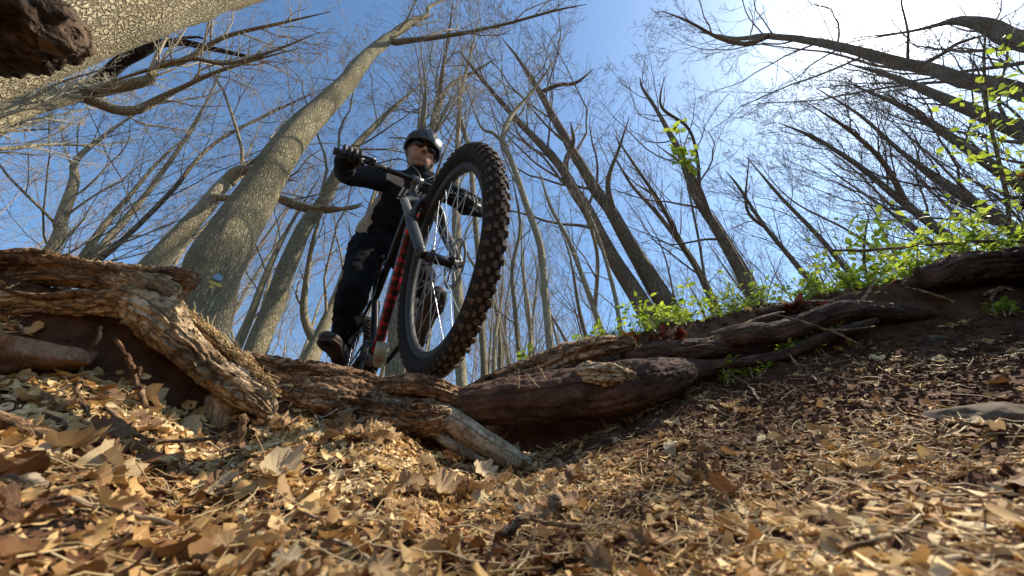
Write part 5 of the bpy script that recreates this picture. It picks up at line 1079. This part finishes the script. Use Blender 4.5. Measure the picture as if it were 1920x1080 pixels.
M_glove = flat('black_glove', (.014, .014, .016), .6, 0, .3, 60, .3)
blob('glove', M_glove, man, fingers(gR, -1), .0032, 2, .4); blob('glove', M_glove, man, fingers(gL, 1), .0032, 2, .4)
# shoes
def shoe(an, toe, up, sole_lbl):
    d = toe - an; d = d - (d @ up) * up; d /= np.linalg.norm(d); sd_ = np.cross(d, up); SM = np.stack([sd_, d, up], -1)
    heel = an - d * .045 - up * .055; ball = an + d * .12 - up * .065
    o = blob('shoe', flat('brown_black_shoe', (.045, .028, .020), .6, 0, .3, 40, .3), man, [('e', heel, (.038, .045, .036), SM), ('e', lerp(heel, ball, .5) + up * .008, (.038, .085, .036), SM), ('e', ball, (.047, .068, .030), SM), ('e', ball + d * .045 - up * .004, (.038, .038, .024), SM), ('c', an - up * .045, .042, an + up * .01, .043)], .0045, 3)
    s = blob('sole', flat('brown_rubber_sole', (.07, .045, .035), .8, 0, .4, 60, .5), man, [('e', heel - up * .026, (.040, .050, .014), SM), ('e', lerp(heel, ball, .5) - up * .024, (.036, .09, .011), SM), ('e', ball - up * .022, (.050, .078, .014), SM)], .004, 2)
    mb = MB(); cpos = ball - up * .040
    add_box(mb, cpos, (.034, .05, .010), SM); add_box(mb, cpos + d * .01 - up * .004, (.05, .012, .008), SM); 
    for k_ in range(-3, 4): add_box(mb, heel - up * .038 + d * (.012 * k_), (.05, .005, .008), SM); add_box(mb, ball - up * .033 + d * (.05 + .008 * k_), (.05, .004, .006), SM)
    mb.build('sole_lugs', M_grey, man, False)['kind'] = 'stuff'
shoe(J['ankR'], P(618, 676, 1.52), V3(0, 0, 1), '')
toeL = P(806, 628, 1.36); dL = toeL - J['ankL']
upL = V3(0, 0, 1) + bf * -.55; upL /= np.linalg.norm(upL)
shoe(J['ankL'], J['ankL'] + bf * .2 + V3(0, 0, .11), upL, '')
# socks showing stripes at the left ankle
blob('sock', flat('striped_sock', (.25, .22, .22), .8, 0, .6, 30, .2), man, [('c', lerp(J['kneeL'], J['ankL'], .72), .052, J['ankL'], .042)], .005, 2)
# helmet
hmb = MB()
def shell(mb, cx, s, zcut, seg=64, rings=30):
    th = np.linspace(0, pi * .56, rings); ph = np.arange(seg) / seg * 2 * pi; T, Ph = np.meshgrid(th, ph, indexing='ij')
    x = np.sin(T) * np.cos(Ph); y = np.sin(T) * np.sin(Ph); z = np.cos(T)
    rib = 1 + .045 * np.sin(x * 16) * np.clip(np.sin(T) * 1.2 - .1, 0, 1) * np.clip(1.2 - abs(y), 0, 1); vent = ((np.abs((x * 16 + pi / 2) % (2 * pi) - pi) < 1.0) & (np.abs(np.sin(y * 5 + .4)) > .45) & (z > .2)) * -.05
    rr_ = rib + vent; V = np.stack([x * s[0] * rr_, y * s[1] * rr_, np.maximum(z, -.25) * s[2] * rr_], -1).reshape(-1, 3)
    inn = V * .9; idx = np.arange(rings * seg).reshape(rings, seg); b_ = np.roll(idx, -1, 1)
    q = np.stack([idx[:-1], idx[1:], b_[1:], b_[:-1]], -1).reshape(-1, 4); n_ = rings * seg
    edge = np.stack([idx[-1], idx[-1] + n_, b_[-1] + n_, b_[-1]], -1)
    W_ = np.concatenate([V, inn]) @ HM.T + hp(*cx); mb.add(W_, np.concatenate([q, q[:, ::-1] + n_, edge]))
shell(hmb, (0, -.004, .045), (.108, .138, .108), 0)
hel = hmb.build('helmet', flat('helmet_black', (.010, .010, .010), .38, 0, .1, 30, 0), man)
mb = MB(); mb2 = MB()
for s in (-1, 1):
    add_tube(mb, [hp(.086 * s, .03, .04), hp(.080 * s, .025, -.03), hp(.060 * s, .03, -.085), hp(.02 * s, .045, -.115), hp(0, .047, -.118)], .0035, 6, 20)
    add_tube(mb, [hp(.086 * s, -.06, .03), hp(.082 * s, -.02, -.02), hp(.074 * s, .022, -.05)], .0035, 6, 14)
mb.build('chin_strap', M_blkm, hel)
def lens(mb, s):
    ell(mb, hp(.034 * s, .090, .012), (.031, .012, .020), HM @ np.array([[cos(.28 * s), sin(.28 * s), 0], [-sin(.28 * s), cos(.28 * s), 0], [0, 0, 1]]), 28, 16)
for s in (-1, 1):
    lens(mb2, s); add_tube(mb2, [hp(.062 * s, .082, .016), hp(.078 * s, .03, .012), hp(.080 * s, -.02, .006)], .003, 6, 10)
add_tube(mb2, [hp(-.012, .102, .018), hp(0, .106, .02), hp(.012, .102, .018)], .003, 6, 6)
mb2.build('sunglasses', flat('glossy_dark_lens', (.01, .01, .012), .06, 0, 0, 10, 0), man)
